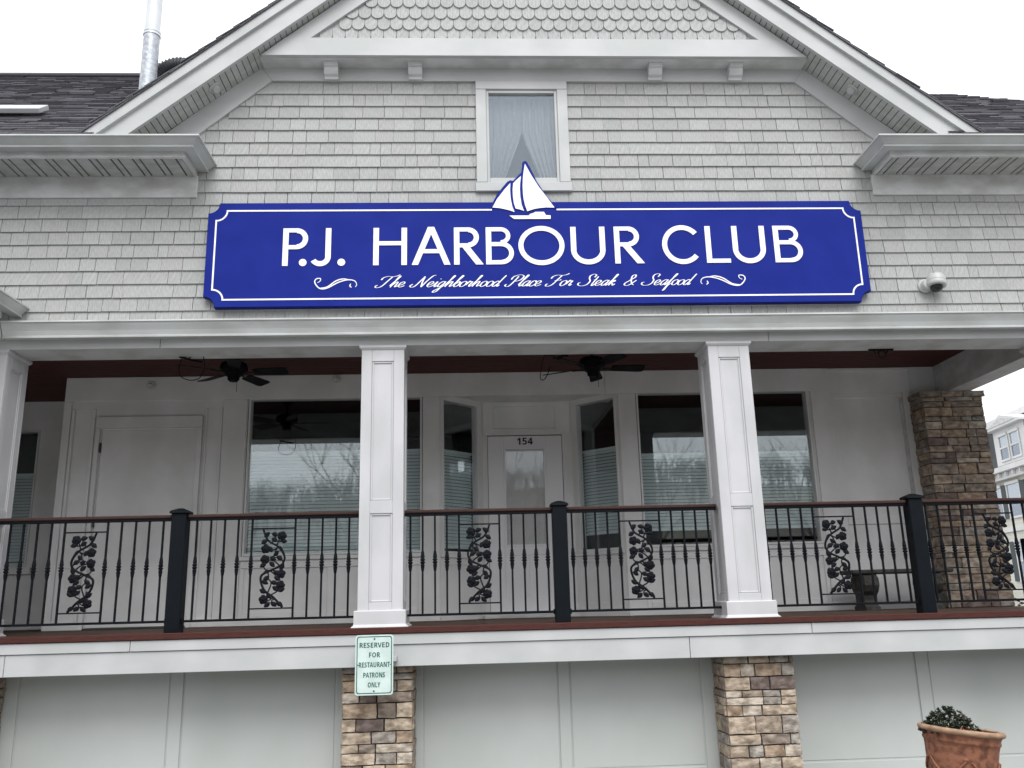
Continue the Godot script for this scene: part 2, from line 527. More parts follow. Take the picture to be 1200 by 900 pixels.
func build_upper_wall(B: Node3D) -> void:
	# the sheet behind the shingles, with the attic window's opening left free
	var w := MB.new()
	var f := UPZ * -0.25
	for s in [1.0, -1.0]:
		var e := -0.455 if s > 0 else 2 * AX - 0.23
		w.prism(PackedVector2Array(mirror([Vector2(-7.2, 2.575), Vector2(e, 2.575), Vector2(e, 5.3), Vector2(-2.53, 5.3), Vector2(-3.8, 4.25), Vector2(-3.8, 4.15), Vector2(-7.2, 4.15)], s)), Vector3.ZERO, Vector3.RIGHT, Vector3.UP, f)
	w.prism(PackedVector2Array([Vector2(-0.455, 2.575), Vector2(0.23, 2.575), Vector2(0.23, 4.03), Vector2(-0.455, 4.03)]), Vector3.ZERO, Vector3.RIGHT, Vector3.UP, f)
	w.prism(PackedVector2Array([Vector2(-0.455, 5.03), Vector2(0.23, 5.03), Vector2(0.23, 5.3), Vector2(-0.455, 5.3)]), Vector3.ZERO, Vector3.RIGHT, Vector3.UP, f)
	var wall := wpart(B, "shingle_wall", w, M.shingle)
	# shingles, course by course
	var list := []
	for k in range(-1, 19):
		var yb := 2.781 + 0.128 * k
		var runs := [[-7.1, 7.1]]
		if yb > 3.82:
			runs = [[-7.1, -0.5], [0.275, 7.1]]
		for run in runs:
			var x: float = run[0] - rng.randf() * 0.12
			if run[0] > 0:
				x = run[0]
			while x < run[1]:
				var wd := 0.085 + 0.155 * pow(rng.randf(), 0.8)
				if x + wd > run[1] - 0.05:
					wd = maxf(run[1] - x, 0.04)
				var xc := x + wd * 0.5
				var okay := true
				if yb > 3.84 and (xc + wd * 0.5 < -3.16 or xc - wd * 0.5 > 3.25):
					okay = yb > 4.1 and absf(xc - AX) < 3.4
				var xo := x if xc < AX else x + wd
				var xi := x + wd if xc < AX else x
				if yb > 4.0 and (yb + 0.14 > soffit_y(xo) - 0.01 or yb > soffit_y(xi) - 0.26):
					okay = false
				if yb > 5.07:
					okay = false
				if okay:
					var behind := x > -2.98 and x + wd < 3.03 and yb > 2.8 and yb < 3.64
					var dist := Vector3(xc + 0.63, yb - 0.19, -7.5).length()
					list.append([(0.0 if behind else 1.0) * wd / (dist * dist), x, wd, yb, rng.randi() % 5, rng.randf_range(-0.0014, 0.0014), rng.randf_range(-0.0035, 0.0035)])
				x += wd
	list.sort_custom(func(a, b): return a[0] > b[0])
	var shared := {}
	var rest := MB.new()
	var tones := [Color(0.885, 0.89, 0.89), Color(0.94, 0.94, 0.935), Color(0.975, 0.98, 0.98), Color(1.02, 1.02, 1.02), Color(0.955, 0.945, 0.94)]
	for i in list.size():
		var s = list[i]
		var at := Vector3(s[1] + s[2] * 0.5, s[3] + s[5], 0.0)
		var turn := Basis(Vector3(0, 0, 1), s[6])
		if i < 300:
			var q := int(round(s[2] / 0.012))
			var key := q * 10 + int(s[4])
			if not shared.has(key):
				var mb := MB.new()
				mb.col = tones[s[4]]
				shingle_shape(mb, q * 0.012 - 0.004)
				shared[key] = mb.commit()
			var p := part(wall, "shingle", shared[key], M.shingle, at - B.position)
			p.position = at - wall.global_position
			p.basis = turn
		else:
			rest.col = tones[s[4]]
			rest.xf = Transform3D(turn, at)
			shingle_shape(rest, s[2] - 0.004)
	rest.xf = Transform3D.IDENTITY
	var rp := wpart(wall, "shingles_beyond", rest, M.shingle, true)
	rp.position = -wall.global_position
	# attic window
	var win := bx(B, "attic_window", -0.553, 0.332, 4.998, 5.088, 0.0, 0.046, M.trim)
	for a in [[-0.553, -0.453, 4.015, 4.998], [0.232, 0.332, 4.015, 4.998], [-0.565, 0.344, 3.925, 4.015]]:
		bx(win, "casing", a[0], a[1], a[2], a[3], 0.0, 0.044, M.trim).position = Vector3.ZERO - win.position - B.position
	for a in [[-0.453, -0.428, 4.015, 4.998], [0.205, 0.232, 4.015, 4.998], [-0.428, 0.205, 4.015, 4.068], [-0.428, 0.205, 4.965, 4.998]]:
		bx(win, "sash", a[0], a[1], a[2], a[3], -0.02, 0.028, M.trim).position = Vector3.ZERO - win.position - B.position
	bx(win, "pane", -0.428, 0.205, 4.068, 4.965, -0.004, 0.0, M.attic_glass, 0.0).position = Vector3.ZERO - win.position - B.position
	# two sheer curtains drawn apart towards the sill
	for s in [-1.0, 1.0]:
		var cu := MB.new()
		var cols := 22
		for i in cols:
			for j in 10:
				var q := []
				for k in [[0, 0], [1, 0], [1, 1], [0, 1]]:
					var u: float = float(i + k[0]) / cols
					var t: float = float(j + k[1]) / 10.0
					var inner := lerpf(0.0, 0.2, clampf((t - 0.42) * 1.7, 0.0, 1.0))
					var xx: float = lerpf(0.34, inner, u) * s - 0.11
					q.append(Vector3(xx, 4.99 - t * 0.95, -0.10 + 0.014 * sin(u * 34.0 + s) * (0.5 + t)))
				cu.quad(q[0], q[1], q[2], q[3], UPZ)
		wpart(win, "curtain", cu, M.curtain).position = -win.position - B.position
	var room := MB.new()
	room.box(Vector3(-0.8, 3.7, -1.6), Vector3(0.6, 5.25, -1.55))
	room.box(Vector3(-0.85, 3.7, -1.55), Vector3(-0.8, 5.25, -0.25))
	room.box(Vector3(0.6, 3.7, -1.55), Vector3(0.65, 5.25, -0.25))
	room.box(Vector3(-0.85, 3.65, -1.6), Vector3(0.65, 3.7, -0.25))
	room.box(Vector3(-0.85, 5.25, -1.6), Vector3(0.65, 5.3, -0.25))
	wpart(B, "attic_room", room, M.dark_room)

func shingle_shape(mb: MB, w: float) -> void:
	var h := 0.150
	var zb := 0.022
	var zt := 0.005
	var x := w * 0.5
	var a := [Vector3(-x, 0, 0.001), Vector3(x, 0, 0.001), Vector3(x, 0, zb), Vector3(-x, 0, zb), Vector3(-x, h, 0.001), Vector3(x, h, 0.001), Vector3(x, h, zt), Vector3(-x, h, zt)]
	mb.quad(a[3], a[2], a[6], a[7], UPZ)
	mb.quad(a[0], a[1], a[2], a[3], Vector3.DOWN)
	mb.quad(a[0], a[3], a[7], a[4], Vector3.LEFT)
	mb.quad(a[1], a[2], a[6], a[5], Vector3.RIGHT)
	mb.quad(a[4], a[5], a[6], a[7], Vector3.UP)

func build_gable(B: Node3D) -> void:
	# board under the jutting upper gable
	poly_part(B, "frieze_board", [Vector2(-2.497, 5.09), Vector2(1.98, 5.09), Vector2(1.98, 5.2354), Vector2(-2.603, 5.2354)], 0.0, 0.036, M.trim)
	poly_part(B, "frieze_board", [Vector2(1.983, 5.09), Vector2(2.587, 5.09), Vector2(2.693, 5.2354), Vector2(1.983, 5.2354)], 0.0, 0.036, M.trim)
	for s in [1.0, -1.0]:
		poly_part(B, "rake_frieze_board", mirror([Vector2(-3.42, 4.292), Vector2(-2.5, 5.0899), Vector2(-2.606, 5.2354), Vector2(-3.75, 4.285)], s), 0.0, 0.035, M.trim)
	# the jutting triangle
	var g := poly_part(B, "upper_gable", [Vector2(-2.62, 5.236), Vector2(2.71, 5.236), Vector2(AX, 7.37)], 0.0, 0.2, M.fish)
	poly_part(B, "gable_band", [Vector2(-2.56, 5.231), Vector2(2.65, 5.231), Vector2(2.43, 5.418), Vector2(-2.34, 5.418)], 0.2, 0.238, M.trim)
	poly_part(B, "gable_soffit", [Vector2(-2.58, 5.226), Vector2(2.67, 5.226), Vector2(2.67, 5.235), Vector2(-2.58, 5.235)], 0.037, 0.2, M.trim_dull)
	for s in [1.0, -1.0]:
		poly_part(B, "gable_trim_board", mirror([Vector2(-2.34, 5.4185), Vector2(-2.108, 5.4185), Vector2(AX, 7.14), Vector2(AX, 7.36)], s), 0.2, 0.234, M.trim)
	# fish scale shingles
	var fm := []
	for t in 3:
		var mb := MB.new()
		mb.col = [Color(0.93, 0.93, 0.93), Color.WHITE, Color(1.05, 1.05, 1.05)][t]
		fish_shape(mb)
		fm.append(mb.commit())
	for row in 13:
		var yb := 5.40 + row * 0.1235
		var off := 0.0605 if row % 2 == 1 else 0.0
		for i in range(-20, 21):
			var x := -0.03 + i * 0.121 + off
			if yb + 0.03 < 7.1 - 0.8 * absf(x - AX) and yb < 6.9:
				var p := part(g, "fish_scale_shingle", fm[rng.randi() % 3], M.fish, Vector3(x, yb + rng.randf_range(-0.002, 0.002), 0.2) - g.global_position)
				p.rotation.z = rng.randf_range(-0.01, 0.01)
	# small brackets below the band
	for x in [-1.928, -1.128, 1.195, 1.988]:
		var mb := MB.new()
		mb.prism(PackedVector2Array([Vector2(0.036, 5.088), Vector2(0.066, 5.088), Vector2(0.072, 5.11), Vector2(0.10, 5.125), Vector2(0.118, 5.155), Vector2(0.122, 5.185), Vector2(0.142, 5.19), Vector2(0.142, 5.206), Vector2(0.152, 5.212), Vector2(0.152, 5.2255), Vector2(0.036, 5.2255)]), Vector3(x - 0.066, 0, 0), Vector3(0, 0, 1), Vector3.UP, Vector3(0.132, 0, 0))
		wpart(B, "bracket", mb, M.trim_dull)
	# rakes: soffit slats, two stepped boards and the shingle edge
	var ang := atan(0.812)
	for s in [1.0, -1.0]:
		var name_m: Material = M.trim
		var backing := MB.new()
		backing.prism(PackedVector2Array(mirror([Vector2(AX - (7.375+0.014-4.14)/0.812, 4.14), Vector2(AX, soffit_y(AX) + 0.014), Vector2(AX, soffit_y(AX) + 0.03), Vector2(AX - (7.375+0.03-4.14)/0.812, 4.14)], s)), Vector3(0, 0, 0.0), Vector3.RIGHT, Vector3.UP, Vector3(0, 0, 0.32))
		var sof := wpart(B, "rake_soffit", backing, M.groove)
		var slat := MB.new()
		slat.box(Vector3(-0.0285, 0.0, 0.037), Vector3(0.0285, 0.012, 0.30), 0.003)
		var sl := slat.commit()
		for i in 62:
			var x: float = -4.02 + i * 0.049
			if x < -3.9:
				continue
			var p := part(sof, "soffit_slat", sl, M.soffit, Vector3.ZERO)
			var xx: float = x if s > 0 else 2 * AX - x
			p.position = Vector3(xx, soffit_y(xx), 0.0) - sof.global_position
			p.rotation.z = ang * s
		poly_part(B, "rake_board", mirror([Vector2(AX - (7.375+0.0-4.14)/0.812, 4.14), Vector2(AX, soffit_y(AX) + 0.0), Vector2(AX, soffit_y(AX) + 0.2), Vector2(AX - (7.375+0.2-4.14)/0.812, 4.14)], s), 0.30, 0.335, name_m)
		poly_part(B, "rake_moulding", mirror([Vector2(AX - (7.375+0.2-4.14)/0.812, 4.14), Vector2(AX, soffit_y(AX) + 0.2), Vector2(AX, soffit_y(AX) + 0.305), Vector2(AX - (7.375+0.305-4.14)/0.812, 4.14)], s), 0.30, 0.368, name_m)
		# roof slab and its shingle edge
		var roof := poly_part(B, "gable_roof", mirror([Vector2(AX - (7.375+0.308-4.14)/0.812, 4.14), Vector2(AX, soffit_y(AX) + 0.308), Vector2(AX, soffit_y(AX) + 0.32), Vector2(AX - (7.375+0.32-4.14)/0.812, 4.14)], s), -4.2, 0.385, M.roof)
		var edge := MB.new()
		edge.box(Vector3(-0.13, 0.0, -0.3), Vector3(0.13, 0.010, 0.0), 0.002)
		var em := edge.commit()
		for i in 26:
			var x: float = -4.2 + i * 0.152
			if x < -4.1:
				continue
			var p := part(roof, "roof_shingle", em, M.roof)
			var xx: float = x if s > 0 else 2 * AX - x
			p.position = Vector3(xx, soffit_y(xx) + 0.323 + rng.randf_range(0, 0.005), 0.39 + rng.randf_range(-0.01, 0.008)) - roof.global_position
			p.rotation.z = (ang - 0.06) * s

func fish_shape(mb: MB) -> void:
	var pts := PackedVector2Array()
	for i in 9:
		var a := PI + PI * i / 8.0
		pts.append(Vector2(cos(a) * 0.058, 0.058 + sin(a) * 0.058))
	pts.append(Vector2(0.058, 0.15))
	pts.append(Vector2(-0.058, 0.15))
	var m := pts.size()
	var z := func(p: Vector2) -> float: return lerpf(0.021, 0.004, clampf(p.y / 0.15, 0, 1))
	for i in m:
		var p := pts[i]
		var q := pts[(i + 1) % m]
		mb.quad(Vector3(p.x, p.y, 0.001), Vector3(q.x, q.y, 0.001), Vector3(q.x, q.y, z.call(q)), Vector3(p.x, p.y, z.call(p)), Vector3(p.x + q.x, p.y + q.y - 0.14, 0))
	var c := Vector3(0, 0.075, z.call(Vector2(0, 0.075)))
	for i in m:
		var p := pts[i]
		var q := pts[(i + 1) % m]
		mb.tri(c, Vector3(p.x, p.y, z.call(p)), Vector3(q.x, q.y, z.call(q)), UPZ)

func gutter_profile(top: float, low: float, reach_top: float, reach_low: float) -> Array:
	# from the back, down under the trough, out to the lower bead, up the sloping face to the lip
	return [Vector2(0.0, top - 0.02), Vector2(0.0, low), Vector2(reach_low - 0.012, low), Vector2(reach_low - 0.010, low - 0.005), Vector2(reach_low + 0.006, low - 0.004), Vector2(reach_low + 0.008, low + 0.010), Vector2(reach_low + 0.002, low + 0.016),
		Vector2(lerpf(reach_low, reach_top, 0.3), lerpf(low, top, 0.42)), Vector2(lerpf(reach_low, reach_top, 0.72), lerpf(low, top, 0.74)), Vector2(reach_top - 0.012, top - 0.016), Vector2(reach_top + 0.002, top - 0.014), Vector2(reach_top + 0.002, top), Vector2(reach_top - 0.014, top), Vector2(reach_top - 0.016, top - 0.02)]

func build_cornices(B: Node3D) -> void:
	for s in [1.0, -1.0]:
		var path := [Vector2(-3.14, 0.022), Vector2(-3.14, 0.40), Vector2(-7.2, 0.40)]
		if s < 0:
			path = [Vector2(7.2, 0.40), Vector2(3.245, 0.40), Vector2(3.245, 0.022)]
		var gm := MB.new()
		gm.sweep(path, gutter_profile(4.215, 4.136, 0.165, 0.09))
		var gut := wpart(B, "gutter", gm, M.gutter)
		var fm := MB.new()
		fm.sweep(path, [Vector2(-0.03, 4.082), Vector2(-0.002, 4.082), Vector2(-0.002, 4.20), Vector2(-0.03, 4.20)])
		wpart(B, "eaves_fascia", fm, M.trim_dull)
		var x0 := -7.2 if s > 0 else 3.275
		var x1 := -3.17 if s > 0 else 7.2
		var sof := bx(B, "eaves_soffit", x0, x1, 4.095, 4.11, 0.036, 0.372, M.groove, 0.0)
		var widths := [0.058, 0.123]
		var m0 := MB.new()
		var m1 := MB.new()
		m0.box(Vector3(0.010, 4.081, 0.037), Vector3(0.058, 4.0945, 0.369), 0.003)
		m1.box(Vector3(0.010, 4.081, 0.037), Vector3(0.123, 4.0945, 0.369), 0.003)
		var ms := [m0.commit(), m1.commit()]
		var x := x0 if s < 0 else x1
		for i in 40:
			var wd: float = widths[i % 2]
			var at := x if s < 0 else x - wd - 0.004
			if at < -7.2 or at > 7.1:
				break
			part(sof, "soffit_slat", ms[i % 2], M.soffit, Vector3(at, 0, 0) - sof.global_position)
			x += (wd + 0.004) * (1.0 if s < 0 else -1.0)
		var f0 := -7.2 if s > 0 else 3.232
		var f1 := -3.135 if s > 0 else 7.2
		bx(B, "eaves_frieze", f0, f1, 3.876, 4.094, 0.0, 0.034, M.trim_dull)
	# the wing at the left: a gutter that runs out towards the viewer from the wall
	var wg := MB.new()
	wg.sweep([Vector2(-4.68, 0.022), Vector2(-4.68, 2.6)], gutter_profile(2.82, 2.735, 0.15, 0.09))
	wpart(B, "gutter", wg, M.gutter)
	bx(B, "wing_fascia", -4.712, -4.682, 2.68, 2.80, 0.16, 2.6, M.trim_dull)
	poly_part(B, "wing_roof", [Vector2(-4.66, 2.80), Vector2(-7.0, 4.1), Vector2(-7.0, 4.06), Vector2(-4.66, 2.77)], 0.022, 2.6, M.roof)
	bx(B, "wing_soffit", -7.0, -4.713, 2.69, 2.72, 0.17, 2.6, M.soffit)

func build_roofs(B: Node3D) -> void:
	# main roof: courses of dark shingles up to the ridge, on both sides of the gable
	var slope := 0.83
	var ey := 4.225
	var ez := 0.5
	for s in [1.0, -1.0]:
		var deck := MB.new()
		var x0 := -10.5 if s > 0 else 4.05
		var x1 := -3.96 if s > 0 else 7.2
		var ridge := 3.5
		if s > 0:
			deck.quad(Vector3(x0, ey - 0.01, ez), Vector3(x1, ey - 0.01, ez), Vector3(x1, ey + ridge * slope - 0.01, ez - ridge), Vector3(x0, ey + ridge * slope - 0.01, ez - ridge), Vector3.UP)
			deck.quad(Vector3(x0, ey + ridge * slope - 0.01, ez - ridge), Vector3(x1, ey + ridge * slope - 0.01, ez - ridge), Vector3(x1, ey, ez - 2 * ridge), Vector3(x0, ey, ez - 2 * ridge), Vector3.UP)
		else:
			deck.quad(Vector3(x0, ey - 0.01, ez), Vector3(10.0, ey - 0.01, ez), Vector3(hip_x(2.3), ey + 2.3 * slope - 0.01, ez - 2.3), Vector3(x0, ey + 2.3 * slope - 0.01, ez - 2.3), Vector3.UP)
		var roof := wpart(B, "main_roof", deck, M.roof)
		var sh := MB.new()
		var step := 0.075
		var rows := int((3.5 if s > 0 else 2.3) / step)
		for r in rows:
			var d := r * step
			var y := ey + d * slope
			var z := ez - d
			var xe := x1 if s > 0 else hip_x(d)
			var x := x0 - rng.randf() * 0.2
			while x < xe - 0.08:
				var wd := rng.randf_range(0.12, 0.34)
				var x2 := minf(x + wd, xe)
				var t := rng.randf_range(0.012, 0.022)
				var tone := rng.randf_range(0.65, 1.3)
				sh.col = Color(tone, tone, tone)
				var nrm := Vector3(0, 1, slope).normalized()
				var a := Vector3(x, y, z) + nrm * t
				var b := Vector3(x2 - 0.004, y, z) + nrm * t
				var up := Vector3(0, (step + 0.03) * slope, -(step + 0.03)) - nrm * (t - 0.002)
				sh.quad(a, b, b + up, a + up, nrm)
				sh.quad(a, b, b - nrm * t, a - nrm * t, Vector3(0, -slope, 1))
				x = x2
		wpart(roof, "roof_shingles", sh, M.roof, true).position = -roof.global_position
	bx(B, "ridge_cap", -10.5, -3.4, 7.115, 7.165, -3.06, -2.94, M.roof, 0.015)
	# roof light at the far left
	var mb := MB.new()
	mb.xf = Transform3D(Basis(Vector3.RIGHT, atan(0.83)), Vector3(-5.35, 4.985, -0.37))
	mb.box(Vector3(-0.55, 0.015, -0.11), Vector3(0.55, 0.065, 0.11), 0.006)
	wpart(B, "roof_light", mb, M.metal_grey)

func hip_x(d: float) -> float:        # where the right hand roof ends, by distance up the slope
	return 8.2 - 1.32 * d

func build_porch_frame(B: Node3D) -> void:
	var gm := MB.new()
	gm.sweep([Vector2(7.2, 0.022), Vector2(-4.69, 0.022)], gutter_profile(2.655, 2.52, 0.14, 0.075))
	wpart(B, "gutter", gm, M.gutter)
	var wing := MB.new()
	wing.sweep([Vector2(-4.70, 0.022), Vector2(-7.2, 0.022)], gutter_profile(2.655, 2.52, 0.14, 0.075))
	wpart(B, "gutter", wing, M.gutter)
	# fascia boards with their joints, then the beam behind them
	for a in [[-7.2, -3.377], [-3.372, 2.083], [2.088, 7.2]]:
		bx(B, "fascia_board", a[0], a[1], 2.441, 2.56, -0.022, 0.0, M.trim, 0.003)
	bx(B, "porch_beam", -7.2, 7.2, 2.443, 2.86, -0.37, -0.024, M.trim_dull)
	bx(B, "side_beam", 4.90, 5.17, 2.443, 2.86, -2.36, -0.373, M.trim_dull)
	bx(B, "side_beam_casing", 5.172, 5.19, 2.46, 2.86, -2.36, -0.05, M.trim_dull)
	# boarded ceiling
	bx(B, "porch_roof_deck", -7.2, 5.3, 2.818, 2.85, -3.6, -0.371, M.groove, 0.0)
	var z := -0.372
	var k := 0
	while z > -3.55:
		var right := 4.898 if z > -2.33 else -5.26
		var mb := MB.new()
		var t := rng.randf_range(0.8, 1.15)
		mb.col = Color(t, t, t)
		mb.box(Vector3(-7.2, 2.80, z - 0.086), Vector3(right, 2.817, z), 0.004)
		wpart(B, "ceiling_board", mb, M.ceiling_wood)
		z -= 0.090
		k += 1
	# deck boards, the red brown edge, skirt boards
	z = 0.078
	while z > -3.6:
		var mb := MB.new()
		var t := rng.randf_range(0.8, 1.15)
		mb.col = Color(t, t, t)
		var r := 5.35
		mb.box(Vector3(-7.2, -0.018, z - 0.137), Vector3(r, DECK, z), 0.004)
		wpart(B, "deck_board", mb, M.deck_wood)
		z -= 0.142
	bx(B, "deck_edge_board", -7.2, 6.6, -0.036, DECK + 0.006, 0.080, 0.112, M.rim_wood, 0.006)
	for a in [[-7.2, -3.398], [-3.393, 2.168], [2.173, 6.6]]:
		bx(B, "skirt_board", a[0], a[1], -0.121, -0.038, 0.06, 0.096, M.trim, 0.003)
	for a in [[-7.2, -4.376], [-4.371, 1.136], [1.141, 6.6]]:
		bx(B, "lower_skirt_board", a[0], a[1], -0.292, -0.124, 0.05, 0.082, M.trim, 0.003)
	bx(B, "deck_framing", -7.2, 6.6, -0.27, -0.022, -3.6, 0.048, M.groove, 0.0)

# a wall of recessed panels: raised stiles and rails about each panel of [x0, x1, y0, y1]
func build_porch_wall(B: Node3D) -> void:
	var Z := -2.35
	var W: Material = M.porch_wall
	var wall := MB.new()
	# solid wall, left free where the windows and the doorway are
	for a in [[-5.25, -3.19, 0.0, 2.82], [-3.19, -1.2, 0.0, 0.74], [-3.19, -1.2, 2.545, 2.82], [-1.2, -1.0, 0.0, 2.82], [-1.0, 1.07, 2.60, 2.82], [1.07, 1.285, 0.0, 2.82], [1.285, 3.34, 0.0, 0.745], [1.285, 3.34, 2.552, 2.82], [3.34, 3.6, 0.0, 2.82]]:
		wall.box(Vector3(a[0], a[2], Z - 0.14), Vector3(a[1], a[3], Z - 0.012))
	wall.box(Vector3(3.6, 0.0, Z - 0.14), Vector3(5.3, 2.82, Z - 0.055))
	var pw := wpart(B, "porch_wall", wall, W)
	# frieze under the ceiling
	bx(B, "porch_frieze", -5.25, 0.93, 2.525, 2.80, Z - 0.011, Z + 0.008, W)
	bx(B, "porch_frieze", 0.935, 3.595, 2.525, 2.80, Z - 0.011, Z + 0.008, W)
	bx(B, "porch_frieze", 3.60, 4.60, 2.50, 2.80, Z - 0.054, Z - 0.03, W)
	bx(B, "crown_strip", 3.60, 4.60, 2.765, 2.80, Z - 0.029, Z - 0.005, M.porch_wall)
	# pilasters and corner boards
	for a in [[-3.465, -3.20, 0.10, 2.524], [-1.195, -1.005, 0.10, 2.524], [1.075, 1.28, 0.10, 2.524], [3.365, 3.595, 0.10, 2.524]]:
		bx(B, "pilaster", a[0], a[1], a[2], a[3], Z - 0.011, Z + 0.006, M.porch_wall)
	bx(B, "corner_board", 4.49, 4.60, 0.0, 2.499, Z - 0.054, Z - 0.02, M.porch_wall)
	bx(B, "corner_board", -5.25, -5.165, 0.1, 2.524, Z - 0.011, Z + 0.006, W)
	# baseboards
	for a in [[-5.25, -4.86], [-3.69, -1.005], [1.075, 3.595]]:
		bx(B, "baseboard", a[0], a[1], DECK, 0.10, Z - 0.011, Z + 0.014, W)
	bx(B, "baseboard", 3.60, 4.488, DECK, 0.10, Z - 0.054, Z - 0.03, W)
	# side windows
	porch_window(B, -3.18, -1.205, 0.75, 2.54, Z, 1.93, 0.75, "porch_window")
	porch_window(B, 1.29, 3.335, 0.75, 2.548, Z, 1.83, 0.905, "porch_window")
	# wainscot below the windows
	for a in [[-3.19, -1.2, 2], [1.285, 3.36, 2]]:
		bx(B, "window_apron", a[0], a[1], 0.615, 0.70, Z - 0.011, Z + 0.004, W)
		bx(B, "window_sill", a[0] - 0.01, a[1] + 0.01, 0.70, 0.745, Z - 0.011, Z + 0.03, M.porch_wall)
		var n: int = a[2]
		var wd: float = (a[1] - a[0]) / n
		for i in n + 1:
			var x: float = a[0] + wd * i
			bx(B, "wainscot_stile", maxf(x - 0.045, a[0]), minf(x + 0.045, a[1]), 0.101, 0.614, Z - 0.011, Z + 0.002, W)
		bx(B, "wainscot_rail", a[0] + 0.05, a[0] + wd - 0.05, 0.101, 0.15, Z - 0.011, Z + 0.0, W)
		bx(B, "wainscot_rail", a[0] + wd + 0.05, a[1] - 0.05, 0.101, 0.15, Z - 0.011, Z + 0.0, W)
	# plain panel at the right
	bx(B, "panel_stile", 3.605, 3.66, 0.101, 2.499, Z - 0.054, Z - 0.036, W)
	bx(B, "panel_rail", 3.661, 4.488, 0.955, 1.035, Z - 0.054, Z - 0.034, W)
	bx(B, "panel_rail", 3.661, 4.488, 2.44, 2.499, Z - 0.054, Z - 0.036, W)
	bx(B, "panel_moulding", 4.45, 4.488, 1.036, 2.44, Z - 0.054, Z - 0.038, M.trim_dull)
	# service door at the left
	var d := bx(B, "service_door", -4.797, -3.742, 0.03, 2.178, Z - 0.011, Z + 0.002, W, 0.003)
	for y in [0.3, 1.1, 1.93]:
		bx(d, "hinge", -4.815, -4.80, y, y + 0.11, Z - 0.01, Z + 0.022, M.cap_grey, 0.002).position = -d.global_position
	bx(B, "door_casing", -4.866, -4.82, DECK, 2.20, Z - 0.011, Z + 0.032, W)
	bx(B, "door_casing", -3.737, -3.685, DECK, 2.20, Z - 0.011, Z + 0.032, W)
	bx(B, "door_head", -4.866, -3.685, 2.203, 2.335, Z - 0.011, Z + 0.034, W)
	for a in [[-5.155, -5.12], [-4.93, -4.89], [-3.66, -3.64], [-3.49, -3.47]]:
		bx(B, "panel_bead", a[0], a[1], 0.101, 2.43, Z - 0.011, Z + 0.008, W)
	bx(B, "door_threshold", -4.82, -3.737, DECK, 0.028, Z - 0.011, Z + 0.03, M.cap_grey)
	bx(B, "lower_panel_rail", -5.119, -4.931, 0.66, 0.74, Z - 0.011, Z, W)
	# canted bay: two angled windows, the door between them
	var zi := -2.85
	for s in [1.0, -1.0]:
		canted(B, s, zi)
	bx(B, "bay_soffit", -1.0, 1.07, 2.56, 2.598, zi - 0.1, Z - 0.013, W)
	var dw := MB.new()
	for a in [[-0.52, -0.45, 0.0, 2.56], [0.455, 0.58, 0.0, 2.56], [-0.45, 0.455, 2.15, 2.56]]:
		dw.box(Vector3(a[0], a[2], zi - 0.14), Vector3(a[1], a[3], zi - 0.002))
	wpart(B, "bay_wall", dw, W)
	for a in [[-0.50, -0.37, 2.145, 2.53], [0.375, 0.56, 2.145, 2.53], [-0.37, 0.375, 2.145, 2.215], [-0.37, 0.375, 2.497, 2.545]]:
		bx(B, "transom_frame", a[0], a[1], a[2], a[3], zi - 0.001, zi + 0.016, W)
	bx(B, "transom_ledge", -0.39, 0.395, 2.207, 2.222, zi + 0.017, zi + 0.03, W)
	var e := bx(B, "entrance_door", -0.445, -0.262, 0.06, 2.138, zi - 0.05, zi - 0.01, M.door_paint)
	for a in [[0.252, 0.45, 0.06, 2.138], [-0.262, 0.252, 2.0, 2.138], [-0.262, 0.252, 0.72, 0.82], [-0.262, 0.252, 0.06, 0.25], [-0.03, 0.02, 0.25, 0.72]]:
		bx(e, "door_rail", a[0], a[1], a[2], a[3], zi - 0.05, zi - 0.01, M.door_paint).position = -e.global_position
	for a in [[-0.262, -0.03], [0.02, 0.252]]:
		bx(e, "door_panel", a[0], a[1], 0.25, 0.72, zi - 0.045, zi - 0.022, M.door_paint).position = -e.global_position
	for a in [[-0.262, -0.235, 0.82, 2.0], [0.225, 0.252, 0.82, 2.0], [-0.235, 0.225, 1.975, 2.0], [-0.235, 0.225, 0.82, 0.845]]:
		bx(e, "glass_bead", a[0], a[1], a[2], a[3], zi - 0.04, zi - 0.006, M.door_paint).position = -e.global_position
	bx(e, "door_pane", -0.235, 0.225, 0.845, 1.975, zi - 0.03, zi - 0.026, M.door_glass, 0.0).position = -e.global_position
	bx(e, "lace_curtain", -0.25, 0.24, 0.83, 1.99, zi - 0.047, zi - 0.043, M.lace, 0.0).position = -e.global_position
	var kn := MB.new()
	kn.xf = Transform3D(Basis(Vector3.RIGHT, PI / 2), Vector3(0.39, 1.0, zi - 0.01))
	kn.lathe([Vector2(0.0, 0.0), Vector2(0.022, 0.0), Vector2(0.012, 0.02), Vector2(0.014, 0.035), Vector2(0.026, 0.045), Vector2(0.026, 0.06), Vector2(0.0, 0.068)], Vector3.ZERO, 12)
	wpart(e, "door_knob", kn, M.cap_grey).position = -e.global_position
	# the house number over the glass
	var font := SystemFont.new()
	font.font_names = PackedStringArray(["Droid Sans"])
	font.font_weight = 700
	var nx := [-0.062, 0.004, 0.068]
	for i in 3:
		var tm := TextMesh.new()
		tm.text = "154"[i]
		tm.font = font
		tm.font_size = 32
		tm.pixel_size = 0.0036
		tm.depth = 0.006
		part(e, "house_number", tm, M.black, Vector3(nx[i], 2.07, zi - 0.006) - e.global_position)
	bx(B, "door_sill", -0.52, 0.58, DECK, 0.055, zi - 0.1, zi + 0.10, M.trim_dull)
	# the wall that steps back at the left end, with its window
	bx(B, "return_wall", -5.25, -5.12, 0.0, 2.80, -3.5, Z - 0.141, W)
	var lw := MB.new()
